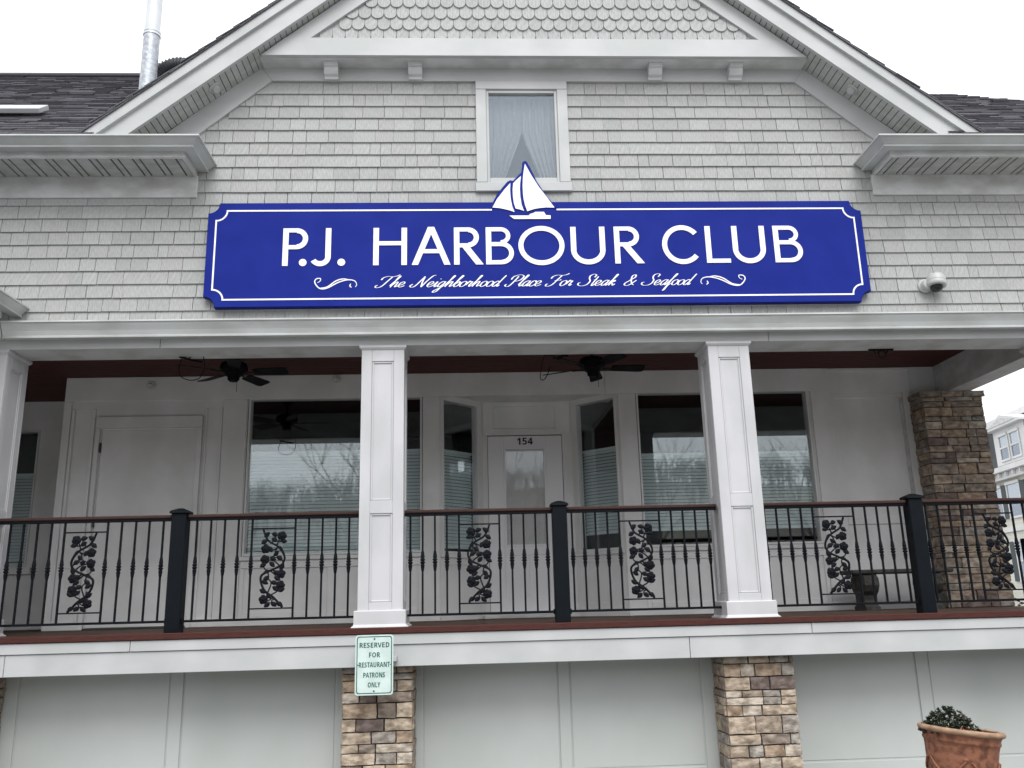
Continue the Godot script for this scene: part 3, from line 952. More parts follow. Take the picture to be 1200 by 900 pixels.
	for a in [[-7.2, -6.9, 0.0, 2.82], [-6.05, -5.25, 0.0, 2.82], [-6.9, -6.05, 0.0, 0.75], [-6.9, -6.05, 2.43, 2.82]]:
		lw.box(Vector3(a[0], a[2], -3.62), Vector3(a[1], a[3], -3.5))
	wpart(B, "side_porch_wall", lw, W)
	porch_window(B, -6.9, -6.05, 0.75, 2.43, -3.48, 1.9, 0.75, "side_porch_window")
	bx(B, "baseboard", -7.2, -5.26, DECK, 0.12, -3.499, -3.47, W)
	bx(B, "side_sill", -7.0, -5.98, 0.66, 0.745, -3.499, -3.45, M.porch_wall)
	# dim rooms behind the glass
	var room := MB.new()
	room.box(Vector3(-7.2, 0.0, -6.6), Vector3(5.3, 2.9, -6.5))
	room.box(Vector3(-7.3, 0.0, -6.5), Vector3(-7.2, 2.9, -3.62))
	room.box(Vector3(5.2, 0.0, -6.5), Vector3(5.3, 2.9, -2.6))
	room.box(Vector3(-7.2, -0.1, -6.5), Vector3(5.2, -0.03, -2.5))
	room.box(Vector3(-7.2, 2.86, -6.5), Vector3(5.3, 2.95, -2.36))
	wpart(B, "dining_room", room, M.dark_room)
	var outer := MB.new()
	outer.box(Vector3(-7.3, -1.41, -6.7), Vector3(5.4, 4.2, -6.6))
	outer.box(Vector3(5.31, -1.41, -6.6), Vector3(5.4, 4.2, -2.65))
	outer.box(Vector3(-7.4, -1.41, -6.7), Vector3(-7.3, 4.2, -0.3))
	outer.box(Vector3(-7.3, 2.96, -6.6), Vector3(6.5, 3.0, -0.26))
	wpart(B, "outer_wall", outer, M.shingle)

func porch_window(B: Node3D, x0: float, x1: float, y0: float, y1: float, z: float, bt: float, bb: float, called: String) -> void:
	var w := bx(B, called, x0, x1, y1 - 0.022, y1, z - 0.13, z - 0.002, M.porch_wall)
	for a in [[x0, x0 + 0.022, y0 + 0.025, y1 - 0.022], [x1 - 0.022, x1, y0 + 0.025, y1 - 0.022], [x0, x1, y0, y0 + 0.025]]:
		bx(w, "frame", a[0], a[1], a[2], a[3], z - 0.13, z - 0.002, M.porch_wall).position = -w.global_position
	bx(w, "pane", x0 + 0.022, x1 - 0.022, y0 + 0.025, y1 - 0.022, z - 0.055, z - 0.050, M.glass, 0.0).position = -w.global_position
	var bl := MB.new()
	blind_shape(bl, x0 + 0.03, x1 - 0.03, bb + 0.03, bt, z - 0.12, UPZ)
	wpart(w, "blind", bl, M.blind).position = -w.global_position

func blind_shape(bl: MB, x0: float, x1: float, y0: float, y1: float, z: float, _n: Vector3) -> void:
	bl.box(Vector3(x0, y1 - 0.03, z - 0.02), Vector3(x1, y1, z + 0.02), 0.003)
	bl.box(Vector3(x0, y0, z - 0.016), Vector3(x1, y0 + 0.022, z + 0.016), 0.003)
	var y := y1 - 0.05
	while y > y0 + 0.02:
		bl.quad(Vector3(x0, y + 0.0183, z - 0.012), Vector3(x1, y + 0.0183, z - 0.012), Vector3(x1, y - 0.0183, z + 0.012), Vector3(x0, y - 0.0183, z + 0.012), Vector3(0, 0.5, 1))
		bl.quad(Vector3(x0, y + 0.0183, z - 0.014), Vector3(x1, y + 0.0183, z - 0.014), Vector3(x1, y - 0.0183, z + 0.010), Vector3(x0, y - 0.0183, z + 0.010), Vector3(0, -0.5, -1))
		y -= 0.039

func canted(B: Node3D, s: float, zi: float) -> void:
	# s = 1 is the left side of the bay; local x runs from the outer to the inner edge
	var A := Vector3(-1.0, 0, -2.362) if s > 0 else Vector3(1.07, 0, -2.362)
	var E := Vector3(-0.51, 0, zi) if s > 0 else Vector3(0.57, 0, zi)
	var ux := (E - A).normalized()
	var L := A.distance_to(E)
	var nz := Vector3(-ux.z, 0, ux.x) if s > 0 else Vector3(ux.z, 0, -ux.x)
	if nz.z < 0:
		nz = -nz
	var xf := Transform3D(Basis(ux, Vector3.UP, nz), A)
	var y0 := 0.73
	var y1 := 2.52
	var wl := MB.new()
	wl.xf = xf
	for a in [[0.0, L, 0.0, y0], [0.0, L, y1, 2.56], [0.0, 0.03, y0, y1], [L - 0.06, L, y0, y1]]:
		wl.box(Vector3(a[0], a[2], -0.1), Vector3(a[1], a[3], 0.0))
	wpart(B, "canted_wall", wl, M.porch_wall)
	var w: MeshInstance3D = null
	for a in [[0.03, L - 0.06, y1 - 0.03, y1], [0.03, L - 0.06, y0, y0 + 0.03], [0.03, 0.055, y0 + 0.03, y1 - 0.03], [L - 0.09, L - 0.06, y0 + 0.03, y1 - 0.03]]:
		var mb := MB.new()
		mb.xf = xf
		mb.box(Vector3(a[0], a[2], -0.09), Vector3(a[1], a[3], 0.012), 0.003)
		if w == null:
			w = wpart(B, "canted_window", mb, M.porch_wall)
		else:
			wpart(w, "frame", mb, M.porch_wall).position = -w.global_position
	var g := MB.new()
	g.xf = xf
	g.box(Vector3(0.055, y0 + 0.03, -0.04), Vector3(L - 0.09, y1 - 0.03, -0.035))
	wpart(w, "pane", g, M.glass).position = -w.global_position
	var bl := MB.new()
	bl.xf = xf
	blind_shape(bl, 0.04, L - 0.07, 0.80 if s > 0 else 0.93, 1.94, -0.13, UPZ)
	wpart(w, "blind", bl, M.blind).position = -w.global_position
	for a in [["sill", 0.0, L, 0.69, 0.728, 0.03], ["apron", 0.0, L, 0.61, 0.69, 0.008], ["baseboard", 0.0, L, DECK, 0.11, 0.014], ["stile", 0.0, 0.05, 0.11, 0.61, 0.006], ["stile", L - 0.07, L, 0.11, 0.61, 0.006], ["rail", 0.05, L - 0.07, 0.11, 0.16, 0.004]]:
		var mb := MB.new()
		mb.xf = xf
		mb.box(Vector3(a[1], a[3], 0.0005), Vector3(a[2], a[4], a[5]), 0.002)
		wpart(B, "canted_" + a[0], mb, M.porch_wall)

func build_basement(B: Node3D) -> void:
	var Z := -0.4
	var P: Material = M.panel_wall
	var w := MB.new()
	w.box(Vector3(-7.2, GROUND, Z - 0.15), Vector3(6.4, -0.271, Z - 0.014))
	wpart(B, "basement_wall", w, P)
	for a in [[-5.2, -4.475], [-3.216, -3.109], [-1.82, -1.74], [-1.16, -1.085], [0.085, 0.182], [1.335, 1.46], [2.02, 2.10], [3.254, 3.365], [4.55, 4.65]]:
		bx(B, "basement_stile", a[0], a[1], GROUND, -0.272, Z - 0.013, Z, P, 0.004)
	for a in [[-4.474, -3.217], [-3.108, -1.821], [-1.084, 0.084], [0.183, 1.334], [2.101, 3.253], [3.366, 4.549], [4.651, 6.3]]:
		var p := bx(B, "basement_panel", a[0] + 0.012, a[1] - 0.012, -1.19, -0.30, Z - 0.013, Z - 0.009, P, 0.002)
		bx(B, "basement_rail", a[0], a[1], GROUND, -1.205, Z - 0.013, Z - 0.001, P, 0.004)
	bx(B, "end_wall", 6.3, 6.4, GROUND, -0.272, -3.5, Z - 0.16, P)

# ---------------------------------------------------------------- columns and stone piers
func build_columns_and_piers() -> void:
	var col := thing("porch_column", "white panelled square porch column, leftmost, cut off by the left edge", "column", Vector3(-4.87, DECK, -0.19), "white porch columns")
	var h := 0.188
	var core := MB.new()
	core.box(Vector3(-h + 0.016, 0.0, -h + 0.016), Vector3(h - 0.016, 2.43, h - 0.016))
	var shaft := part(col, "shaft", core.commit(), M.column)
	for f in 4:
		var t := Transform3D(Basis(Vector3.UP, f * PI / 2), Vector3.ZERO)
		for a in [[-h, -0.097, 0.13, 2.40], [0.097, h, 0.13, 2.40]]:
			var mb := MB.new()
			mb.xf = t
			mb.box(Vector3(a[0] + (0.016 if a[0] < -0.1 and f % 2 == 1 else 0.0), a[2], h - 0.017), Vector3(a[1] - (0.016 if a[1] > 0.1 and f % 2 == 1 else 0.0), a[3], h), 0.003)
			part(shaft, "stile", mb.commit(), M.column)
		for a in [[0.13, 0.205], [0.94, 1.05], [2.285, 2.40]]:
			var mb := MB.new()
			mb.xf = t
			mb.box(Vector3(-0.0965, a[0], h - 0.017), Vector3(0.0965, a[1], h - 0.0005), 0.003)
			part(shaft, "rail", mb.commit(), M.column)
		for a in [[0.205, 0.94], [1.05, 2.285]]:
			var mb := MB.new()
			mb.xf = t
			for q in [[Vector3(-0.0965, a[0] + 0.0, 0), Vector3(-0.079, a[1], 0)], [Vector3(0.079, a[0], 0), Vector3(0.0965, a[1], 0)], [Vector3(-0.0785, a[0], 0), Vector3(0.0785, a[0] + 0.018, 0)], [Vector3(-0.0785, a[1] - 0.018, 0), Vector3(0.0785, a[1], 0)]]:
				mb.box(q[0] + Vector3(0, 0.0005, h - 0.0165), q[1] + Vector3(0, -0.0005, h - 0.006), 0.005)
			part(shaft, "panel_moulding", mb.commit(), M.column)
	var ring := [Vector2(-h, h), Vector2(-h, -h), Vector2(h, -h), Vector2(h, h)]
	var base := MB.new()
	base.sweep(ring, [Vector2(-0.01, 0.0), Vector2(0.046, 0.0), Vector2(0.046, 0.008), Vector2(0.03, 0.022), Vector2(0.026, 0.03), Vector2(0.026, 0.134), Vector2(0.02, 0.142), Vector2(-0.01, 0.142)], true)
	part(col, "base", base.commit(), M.column)
	var cap := MB.new()
	cap.sweep(ring, [Vector2(-0.01, 2.392), Vector2(0.004, 2.392), Vector2(0.008, 2.396), Vector2(0.020, 2.410), Vector2(0.020, 2.4305), Vector2(-0.01, 2.4305)], true)
	part(col, "capital", cap.commit(), M.column)
	copy_of(col, "porch_column", Vector3(-1.414, DECK, -0.19), "white panelled square porch column above the green reserved parking sign", "column", "white porch columns")
	copy_of(col, "porch_column", Vector3(1.705, DECK, -0.19), "white panelled square porch column right of the middle, between two black railings", "column", "white porch columns")
	copy_of(col, "porch_column", Vector3(4.885, DECK, -0.19), "white porch column at the right edge, mostly out of the picture", "column", "white porch columns")
	# piers under the deck
	var r1 := [[0.066, [0.22, 0.5, 0.77], [5, 1, 4, 0]], [0.060, [0.27, 0.7], [6, 1, 5]], [0.106, [0.2, 0.5, 0.78], [6, 3, 2, 0]], [0.098, [0.24, 0.49], [4, 3, 2]], [0.140, [0.505, 0.77], [6, 2, 0]], [0.115, [0.2, 0.6], [0, 3, 0]], [0.108, [0.42, 0.77], [0, 5, 6]], [0.078, [0.24, 0.48], [0, 2, 4]], [0.105, [0.48, 0.78], [0, 5, 4]], [0.09, [0.3, 0.62], [1, 0, 6]], [0.13, [0.4, 0.8], [4, 2, 0]]]
	var r2 := [[0.072, [0.36, 0.66, 0.94], [4, 0, 5, 2]], [0.122, [0.235, 0.44, 0.82], [6, 4, 6, 5]], [0.125, [0.365, 0.64], [0, 3, 3]], [0.063, [0.23, 0.53, 0.78], [4, 1, 5, 0]], [0.072, [0.53, 0.78], [4, 5, 0]], [0.098, [0.22, 0.5], [6, 4, 0]], [0.165, [0.385, 0.76], [0, 1, 5]], [0.098, [0.45, 0.86], [0, 2, 5]], [0.11, [0.27, 0.47, 0.76], [0, 5, 6, 4]], [0.12, [0.4, 0.7], [1, 4, 0]]]
	stone_pier("stone_pier", "brown stone pier under the deck behind the green parking sign", -1.717, -1.147, -0.05, r1)
	stone_pier("stone_pier", "brown stone pier under the deck below the right hand column, left of the flower pot", 1.437, 2.033, -0.05, r2)
	stone_pier("stone_pier", "stone pier at the bottom left corner, only a dark sliver showing", -5.16, -4.585, -0.05, [])
	# the tall stone column that stands on the porch
	var s := thing("stone_porch_column", "tall brown ledge stone column on the porch behind the bench", "column", Vector3(4.87, DECK, -2.35))
	var x0 := 4.565
	var x1 := 5.285
	var zf := -2.10
	var zb := -2.60
	wbox(s, "core", Vector3(x0 + 0.01, DECK, zb + 0.01), Vector3(x1 - 0.01, 2.37, zf - 0.01), M.mortar, 0.0)
	var y := DECK
	while y < 2.36:
		var hh: float = [0.055, 0.075, 0.095, 0.13, 0.11, 0.07][rng.randi() % 6]
		if y + hh > 2.32:
			hh = 2.37 - y
		stone_course(s, x0, x1, zf, zb, y, hh, [], [], true)
		y += hh
	for i in 3:
		var xa: float = x0 - 0.02 + i * 0.26
		var st := stone_mesh(i)
		var p := part(s, "cap_stone", st, M["stone%d" % [2, 1, 5][i]])
		p.scale = Vector3(0.256, 0.07, 0.04)
		p.position = Vector3(xa + 0.128, 2.407, zf - 0.012) - s.position
	wbox(s, "cap_slab", Vector3(x0 - 0.02, 2.372, zb - 0.03), Vector3(x1 + 0.03, 2.442, zf - 0.014), M.stone2, 0.01)

var stone_shapes := []
func stone_mesh(i: int) -> ArrayMesh:
	while stone_shapes.size() <= i:
		var mb := MB.new()
		var g := []
		for a in 4:
			for b in 4:
				var edge := (a == 0 or a == 3 or b == 0 or b == 3)
				var x := -0.478 + 0.956 * a / 3.0 + (rng.randf_range(-0.07, 0.07) if not edge else rng.randf_range(-0.018, 0.012))
				var y := -0.462 + 0.924 * b / 3.0 + (rng.randf_range(-0.09, 0.09) if not edge else rng.randf_range(-0.035, 0.02))
				g.append(Vector3(x, y, rng.randf_range(0.62, 1.05) if not edge else rng.randf_range(0.45, 0.8)))
		var nn := []
		for a in 4:
			for b in 4:
				var l: Vector3 = g[maxi(a - 1, 0) * 4 + b]
				var r: Vector3 = g[mini(a + 1, 3) * 4 + b]
				var d: Vector3 = g[a * 4 + maxi(b - 1, 0)]
				var u: Vector3 = g[a * 4 + mini(b + 1, 3)]
				nn.append((r - l).cross(u - d).normalized())
		for a in 3:
			for b in 3:
				var q := [a * 4 + b, (a + 1) * 4 + b, (a + 1) * 4 + b + 1, a * 4 + b + 1]
				mb.stri(g[q[0]], g[q[1]], g[q[2]], nn[q[0]], nn[q[1]], nn[q[2]])
				mb.stri(g[q[0]], g[q[2]], g[q[3]], nn[q[0]], nn[q[2]], nn[q[3]])
		var ringv := [0, 4, 8, 12, 13, 14, 15, 11, 7, 3, 2, 1]
		for k in 12:
			var p: Vector3 = g[ringv[k]]
			var q: Vector3 = g[ringv[(k + 1) % 12]]
			var pb := Vector3(clampf(p.x * 1.06, -0.49, 0.49), clampf(p.y * 1.08, -0.485, 0.485), 0)
			var qb := Vector3(clampf(q.x * 1.06, -0.49, 0.49), clampf(q.y * 1.08, -0.485, 0.485), 0)
			mb.quad(p, q, qb, pb, Vector3(p.x + q.x, p.y + q.y, 0))
		stone_shapes.append(mb.commit())
	return stone_shapes[i]

func stone_course(s: Node3D, x0: float, x1: float, zf: float, zb: float, y: float, h: float, cuts: Array, tones: Array, right_side: bool) -> void:
	var w := x1 - x0
	if cuts.is_empty():
		var x := 0.0
		while true:
			x += rng.randf_range(0.09, 0.36) / w
			if x > 1.0 - 0.09 / w:
				break
			cuts.append(x)
	var e := [0.0] + cuts + [1.0]
	for i in e.size() - 1:
		var a: float = x0 + w * e[i]
		var b: float = x0 + w * e[i + 1]
		var tn: int = tones[i] if tones.size() > i else [0, 1, 1, 2, 2, 3, 5, 6, 4][rng.randi() % 9]
		one_stone(s, Vector3((a + b) * 0.5, y + h * 0.5, zf - 0.012), Vector3(b - a, h, rng.randf_range(0.024, 0.046)), 0.0, tn)
	var d := zf - zb
	for side in [-1.0, 1.0]:
		var z := 0.0
		while z < d - 0.01:
			var l := minf(rng.randf_range(0.12, 0.3), d - z)
			if d - z - l < 0.08:
				l = d - z
			one_stone(s, Vector3(x0 + 0.012 if side < 0 else x1 - 0.012, y + h * 0.5, zf - 0.013 - z - l * 0.5), Vector3(l, h, rng.randf_range(0.016, 0.034)), side * PI / 2, [0, 1, 2, 2, 5, 6][rng.randi() % 6])
			z += l

func one_stone(s: Node3D, c: Vector3, size: Vector3, turn: float, tone: int) -> void:
	var p := part(s, "stone", stone_mesh(rng.randi() % 10), M["stone%d" % tone])
	var fl := -1.0 if rng.randf() < 0.5 else 1.0
	p.basis = Basis(Vector3.UP, turn) * Basis(Vector3(0, 0, 1), PI if fl < 0 else 0.0) * Basis.from_scale(Vector3(size.x - 0.004, size.y - 0.004, size.z))
	p.position = c - s.position

func stone_pier(called: String, label: String, x0: float, x1: float, zf: float, rows: Array) -> void:
	var s := thing(called, label, "stone pier", Vector3((x0 + x1) * 0.5, GROUND, zf - 0.17), "stone piers under the porch deck")
	wbox(s, "core", Vector3(x0 + 0.01, GROUND, -0.395), Vector3(x1 - 0.01, -0.273, zf - 0.01), M.mortar, 0.0)
	var y := -0.296
	for r in rows:
		var rh: float = r[0] * 0.86
		y -= rh
		if y < GROUND:
			break
		stone_course(s, x0, x1, zf, -0.38, y, rh, r[1], r[2], true)
	while y > GROUND + 0.05:
		var h := minf(rng.randf_range(0.07, 0.13), y - GROUND)
		y -= h
		stone_course(s, x0, x1, zf, -0.38, y, h, [], [], true)

# ---------------------------------------------------------------- railings
func build_railings() -> void:
	var Z := -0.15
	# a baluster with its turned knuckle
	var bm := MB.new()
	bm.box(Vector3(-0.008, 0.09, -0.008), Vector3(0.008, 0.932, 0.008), 0.0015)
	bm.lathe([Vector2(0.008, 0.45), Vector2(0.012, 0.462), Vector2(0.018, 0.508), Vector2(0.012, 0.514), Vector2(0.021, 0.525), Vector2(0.021, 0.533), Vector2(0.012, 0.540), Vector2(0.021, 0.547), Vector2(0.021, 0.555), Vector2(0.012, 0.564), Vector2(0.018, 0.570), Vector2(0.012, 0.618), Vector2(0.008, 0.63)], Vector3.ZERO, 10)
	var baluster := bm.commit()
	var vines := [vine_mesh(1.0), vine_mesh(-1.0)]
	var flower := flower_mesh()
	var leaf := leaf_mesh()
	var secs := [
		[-4.68, -3.205, [-4.56, -4.451, -4.335, -4.218, -4.107, -3.749, -3.632, -3.514, -3.401, -3.282], 0, "black iron railing with rose panel at the far left, before the blank door"],
		[-3.075, -1.60, [-2.999, -2.88, -2.763, -2.647, -2.529, -2.162, -2.047, -1.93, -1.814, -1.702], 1, "black iron railing with rose panel in front of the left wide window"],
		[-1.226, 0.055, [-1.175, -1.07, -0.964, -0.861, -0.756, -0.405, -0.3, -0.194, -0.091, 0.01], 0, "black iron railing with rose panel in front of the entrance door"],
		[0.185, 1.51, [0.229, 0.333, 0.437, 0.541, 0.645, 1.001, 1.107, 1.212, 1.32, 1.43], 1, "black iron railing with rose panel between the middle post and the right column"],
		[1.885, 3.225, [1.94, 2.048, 2.159, 2.269, 2.375, 2.742, 2.849, 2.956, 3.061, 3.168], 0, "black iron railing with rose panel in front of the bench's left end"],
		[3.36, 4.70, [3.402, 3.511, 3.619, 3.725, 3.832, 4.189, 4.295, 4.4, 4.5, 4.6], 1, "black iron railing with rose panel at the far right, before the stone column"]]
	for s in secs:
		var t := thing("railing_section", s[4], "railing", Vector3((s[0] + s[1]) * 0.5, DECK, Z), "black porch railings")
		var o := t.position
		wbox(t, "top_rail", Vector3(s[0], 0.958, Z - 0.03), Vector3(s[1], 0.986, Z + 0.03), M.rail_wood, 0.007)
		wbox(t, "rail_channel", Vector3(s[0], 0.935, Z - 0.018), Vector3(s[1], 0.9575, Z + 0.018), M.iron, 0.003)
		wbox(t, "bottom_rail", Vector3(s[0], 0.092, Z - 0.014), Vector3(s[1], 0.112, Z + 0.014), M.iron, 0.003)
		for e in [s[0], s[1]]:
			wbox(t, "rail_bracket", Vector3(e - 0.012 if e == s[1] else e, 0.08, Z - 0.022), Vector3(e if e == s[1] else e + 0.012, 0.124, Z + 0.022), M.iron, 0.003)
		for x in s[2]:
			part(t, "baluster", baluster, M.iron, Vector3(x, DECK, Z) - o)
		var a: float = s[2][4]
		var b: float = s[2][5]
		var sc := wbox(t, "scroll_panel", Vector3(a + 0.0068, 0.849, Z - 0.006), Vector3(b - 0.0068, 0.861, Z + 0.006), M.iron, 0.002)
		wbox(sc, "panel_bar", Vector3(a + 0.0068, 0.182, Z - 0.006), Vector3(b - 0.0068, 0.194, Z + 0.006), M.iron, 0.002)
		var c := Vector3((a + b) * 0.5, 0, Z)
		var fl: float = 1.0 if s[3] == 0 else -1.0
		part(sc, "vine", vines[s[3]], M.iron, c - sc.global_position)
		for f in [[-0.073, 0.79], [0.062, 0.683], [0.064, 0.594], [-0.075, 0.472], [-0.073, 0.377], [0.064, 0.262]]:
			var p := part(sc, "flower", flower, M.iron, c + Vector3(f[0] * fl, f[1], 0.004) - sc.global_position)
			p.rotation.z = rng.randf_range(0, 2)
			p.scale = Vector3.ONE * 1.22
		for l in LEAVES:
			var p := part(sc, "leaf", leaf, M.iron, c + Vector3(l[0] * fl, l[1], rng.randf_range(0.001, 0.006)) - sc.global_position)
			p.rotation.z = l[2] * fl
			p.rotation.y = rng.randf_range(-0.3, 0.3)
			p.scale = Vector3(1.35, 1.6, 1.3)
	var posts := [[-3.139, "black square railing post with a cap, left of the wide window"], [0.12, "black square railing post with a cap, before the entrance door"], [3.292, "black square railing post with a cap, before the bench"]]
	for q in posts:
		var t := thing("railing_post", q[1], "post", Vector3(q[0], DECK, Z), "black railing posts")
		var mb := MB.new()
		mb.box(Vector3(-0.063, 0.0, -0.063), Vector3(0.063, 0.985, 0.063), 0.006)
		part(t, "shaft", mb.commit(), M.post_iron)
		var c := MB.new()
		c.sweep([Vector2(-0.063, 0.063), Vector2(-0.063, -0.063), Vector2(0.063, -0.063), Vector2(0.063, 0.063)], [Vector2(-0.062, 0.9855), Vector2(0.012, 0.9855), Vector2(0.014, 0.99), Vector2(0.012, 1.004), Vector2(0.0, 1.012), Vector2(-0.045, 1.032), Vector2(-0.062, 1.032)], true)
		part(t, "cap", c.commit(), M.post_iron)
	# the stair rail at the right end of the porch
	var r := thing("stair_railing", "dark handrail of the side steps beyond the stone column", "railing", Vector3(5.6, -0.6, -1.9))
	var p0 := Vector3(5.42, 0.66, -1.95)
	var p1 := Vector3(6.1, 0.98, -1.25)
	var hm := MB.new()
	hm.tube(PackedVector3Array([p0, p1]), 0.03, 0.03, 8)
	wpart(r, "handrail", hm, M.iron)
	for i in 8:
		var p := p0.lerp(p1, i / 7.0)
		wbox(r, "baluster", p + Vector3(-0.008, -0.86, -0.008), p + Vector3(0.008, -0.01, 0.008), M.iron, 0.001)
	wbox(r, "post", p0 + Vector3(-0.035, -1.9, -0.035), p0 + Vector3(0.035, 0.07, 0.035), M.iron, 0.005)

const LEAVES := [[-0.010, 0.803, 0.3], [0.055, 0.805, 2.6], [-0.010, 0.757, 0.5], [0.075, 0.742, -0.6], [-0.088, 0.745, 0.2], [0.022, 0.678, 0.9], [-0.028, 0.642, 2.5], [-0.058, 0.603, 0.6], [-0.002, 0.600, 0.4], [0.004, 0.552, 0.8], [0.078, 0.545, -0.5], [-0.080, 0.532, 2.2], [-0.038, 0.480, 0.4], [-0.045, 0.433, 0.5], [0.048, 0.438, 2.5], [0.058, 0.404, 0.5], [-0.020, 0.398, 0.3], [-0.030, 0.350, 0.6], [-0.083, 0.338, -0.4], [0.074, 0.330, 0.6], [0.020, 0.290, 0.7], [-0.070, 0.222, 0.4], [-0.022, 0.222, 0.6], [0.032, 0.220, 2.4]]

func curve_pts(a: Array, per := 6) -> PackedVector3Array:
	var r := PackedVector3Array()
	var m := a.size()
	for i in m - 1:
		var p0: Vector3 = a[maxi(i - 1, 0)]
		var p1: Vector3 = a[i]
		var p2: Vector3 = a[i + 1]
		var p3: Vector3 = a[mini(i + 2, m - 1)]
		for k in per:
			r.append(p1.cubic_interpolate(p2, p0, p3, float(k) / per))
	r.append(a[m - 1])
	return r

func vine_mesh(f: float) -> ArrayMesh:
	var mb := MB.new()
	var stem := []
	for q in [[-0.097, 0.195], [-0.019, 0.277], [0.065, 0.345], [0.093, 0.452], [0.016, 0.500], [-0.077, 0.548], [-0.099, 0.615], [-0.048, 0.695], [0.046, 0.755], [0.089, 0.848]]:
		stem.append(Vector3(q[0] * f, q[1], 0))
	mb.tube(curve_pts(stem, 6), 0.0105, 0.009, 6)
	for b in [[[-0.06, 0.24], [-0.03, 0.262], [-0.005, 0.25], [-0.015, 0.225]], [[-0.019, 0.277], [0.03, 0.25], [0.06, 0.262]], [[0.03, 0.32], [0.005, 0.40], [0.045, 0.44]], [[0.0, 0.30], [-0.05, 0.33], [-0.07, 0.375]],
		[[0.05, 0.34], [0.075, 0.33]], [[0.093, 0.452], [0.05, 0.50], [0.03, 0.46], [0.05, 0.438]], [[0.016, 0.500], [-0.03, 0.46], [-0.045, 0.433]], [[0.0, 0.505], [-0.04, 0.49], [-0.075, 0.475]], [[0.016, 0.50], [0.06, 0.51], [0.078, 0.545]],
		[[-0.06, 0.54], [-0.01, 0.58], [0.06, 0.594]], [[-0.09, 0.57], [-0.05, 0.61], [0.0, 0.6]], [[-0.099, 0.63], [-0.06, 0.70], [-0.02, 0.665], [-0.03, 0.642]], [[-0.048, 0.695], [0.01, 0.67], [0.06, 0.683]], [[-0.03, 0.71], [-0.05, 0.76], [-0.073, 0.79]],
		[[0.01, 0.735], [-0.02, 0.78], [-0.01, 0.803]], [[0.046, 0.755], [0.075, 0.742]], [[-0.045, 0.74], [-0.088, 0.745]], [[0.06, 0.77], [0.045, 0.80], [0.055, 0.81]]]:
		var pts := []
		for q in b:
			pts.append(Vector3(q[0] * f, q[1], 0.001))
		mb.tube(curve_pts(pts, 4), 0.0066, 0.0055, 5)
	return mb.commit()

func flower_mesh() -> ArrayMesh:
	var mb := MB.new()
	for k in 5:
		var a := TAU * k / 5.0
		var c := Vector3(cos(a), sin(a), 0) * 0.016
		petal(mb, c, 0.0185, 0.008)
	petal(mb, Vector3(0, 0, 0.005), 0.014, 0.009)
	return mb.commit()

func petal(mb: MB, c: Vector3, r: float, t: float) -> void:
	var prev := []
	for i in 9:
		var a := TAU * i / 8.0
		var d := Vector3(cos(a), sin(a), 0)
		prev.append([c + d * r, d])
	for i in 8:
		var p: Array = prev[i]
		var q: Array = prev[i + 1]
		mb.stri(c + Vector3(0, 0, t), p[0], q[0], Vector3(0, 0, 1), (p[1] + Vector3(0, 0, 0.5)).normalized(), (q[1] + Vector3(0, 0, 0.5)).normalized())
		mb.stri(c - Vector3(0, 0, t), p[0], q[0], Vector3(0, 0, -1), (p[1] - Vector3(0, 0, 0.5)).normalized(), (q[1] - Vector3(0, 0, 0.5)).normalized())

func leaf_mesh() -> ArrayMesh:
	var mb := MB.new()
	var o := [Vector2(-0.024, 0.0), Vector2(-0.012, 0.011), Vector2(0.002, 0.0145), Vector2(0.014, 0.009), Vector2(0.025, 0.0), Vector2(0.014, -0.008), Vector2(0.0, -0.012), Vector2(-0.014, -0.008)]
	var mid := [Vector3(-0.012, 0, 0.005), Vector3(0.012, 0, 0.005)]
	for z in [1.0, -1.0]:
		for i in 8:
			var p := Vector3(o[i].x, o[i].y, 0)
			var q := Vector3(o[(i + 1) % 8].x, o[(i + 1) % 8].y, 0)
			var c: Vector3 = mid[0] if (p.x + q.x) < 0 else mid[1]
			mb.tri(p, q, Vector3(c.x, c.y, c.z * z), Vector3(0, 0, z))
		mb.tri(mid[0] * Vector3(1, 1, z), mid[1] * Vector3(1, 1, z), Vector3(o[2].x, o[2].y, 0), Vector3(0, 0, z))
		mb.tri(mid[0] * Vector3(1, 1, z), mid[1] * Vector3(1, 1, z), Vector3(o[6].x, o[6].y, 0), Vector3(0, 0, z))
	return mb.commit()

# ---------------------------------------------------------------- the big sign
func notched(x0: float, x1: float, y0: float, y1: float, r: float) -> Array:
	var p := []
	for q in [[x0, y0, 0.0, 90.0], [x0, y1, -90.0, 0.0], [x1, y1, 180.0, 270.0], [x1, y0, 90.0, 180.0]]:
		var arc := []
		for i in 9:
			var a := deg_to_rad(lerpf(q[2], q[3], i / 8.0))
			arc.append(Vector2(q[0] + cos(a) * r, q[1] + sin(a) * r))
		p.append_array(arc)
	return p

func flat_part(t: Node3D, called: String, polys: Array, z0: float, z1: float, m: Material) -> MeshInstance3D:
	var mb := MB.new()
	var k := 0
	for p in polys:
		mb.prism(PackedVector2Array(p), Vector3(0, 0, z0), Vector3.RIGHT, Vector3.UP, Vector3(0, 0, z1 - z0 + 0.0003 * k))
		k += 1
	return wpart(t, called, mb, m)

func band(pts: Array, w: float) -> Array:        # a ribbon polygon of even width along a line
	var l := []
	var r := []
	var m := pts.size()
	for i in m:
		var d: Vector2 = (pts[mini(i + 1, m - 1)] - pts[maxi(i - 1, 0)]).normalized()
		var n := Vector2(-d.y, d.x) * w * 0.5
		l.append(pts[i] + n)
		r.append(pts[i] - n)
	r.reverse()
	return l + r

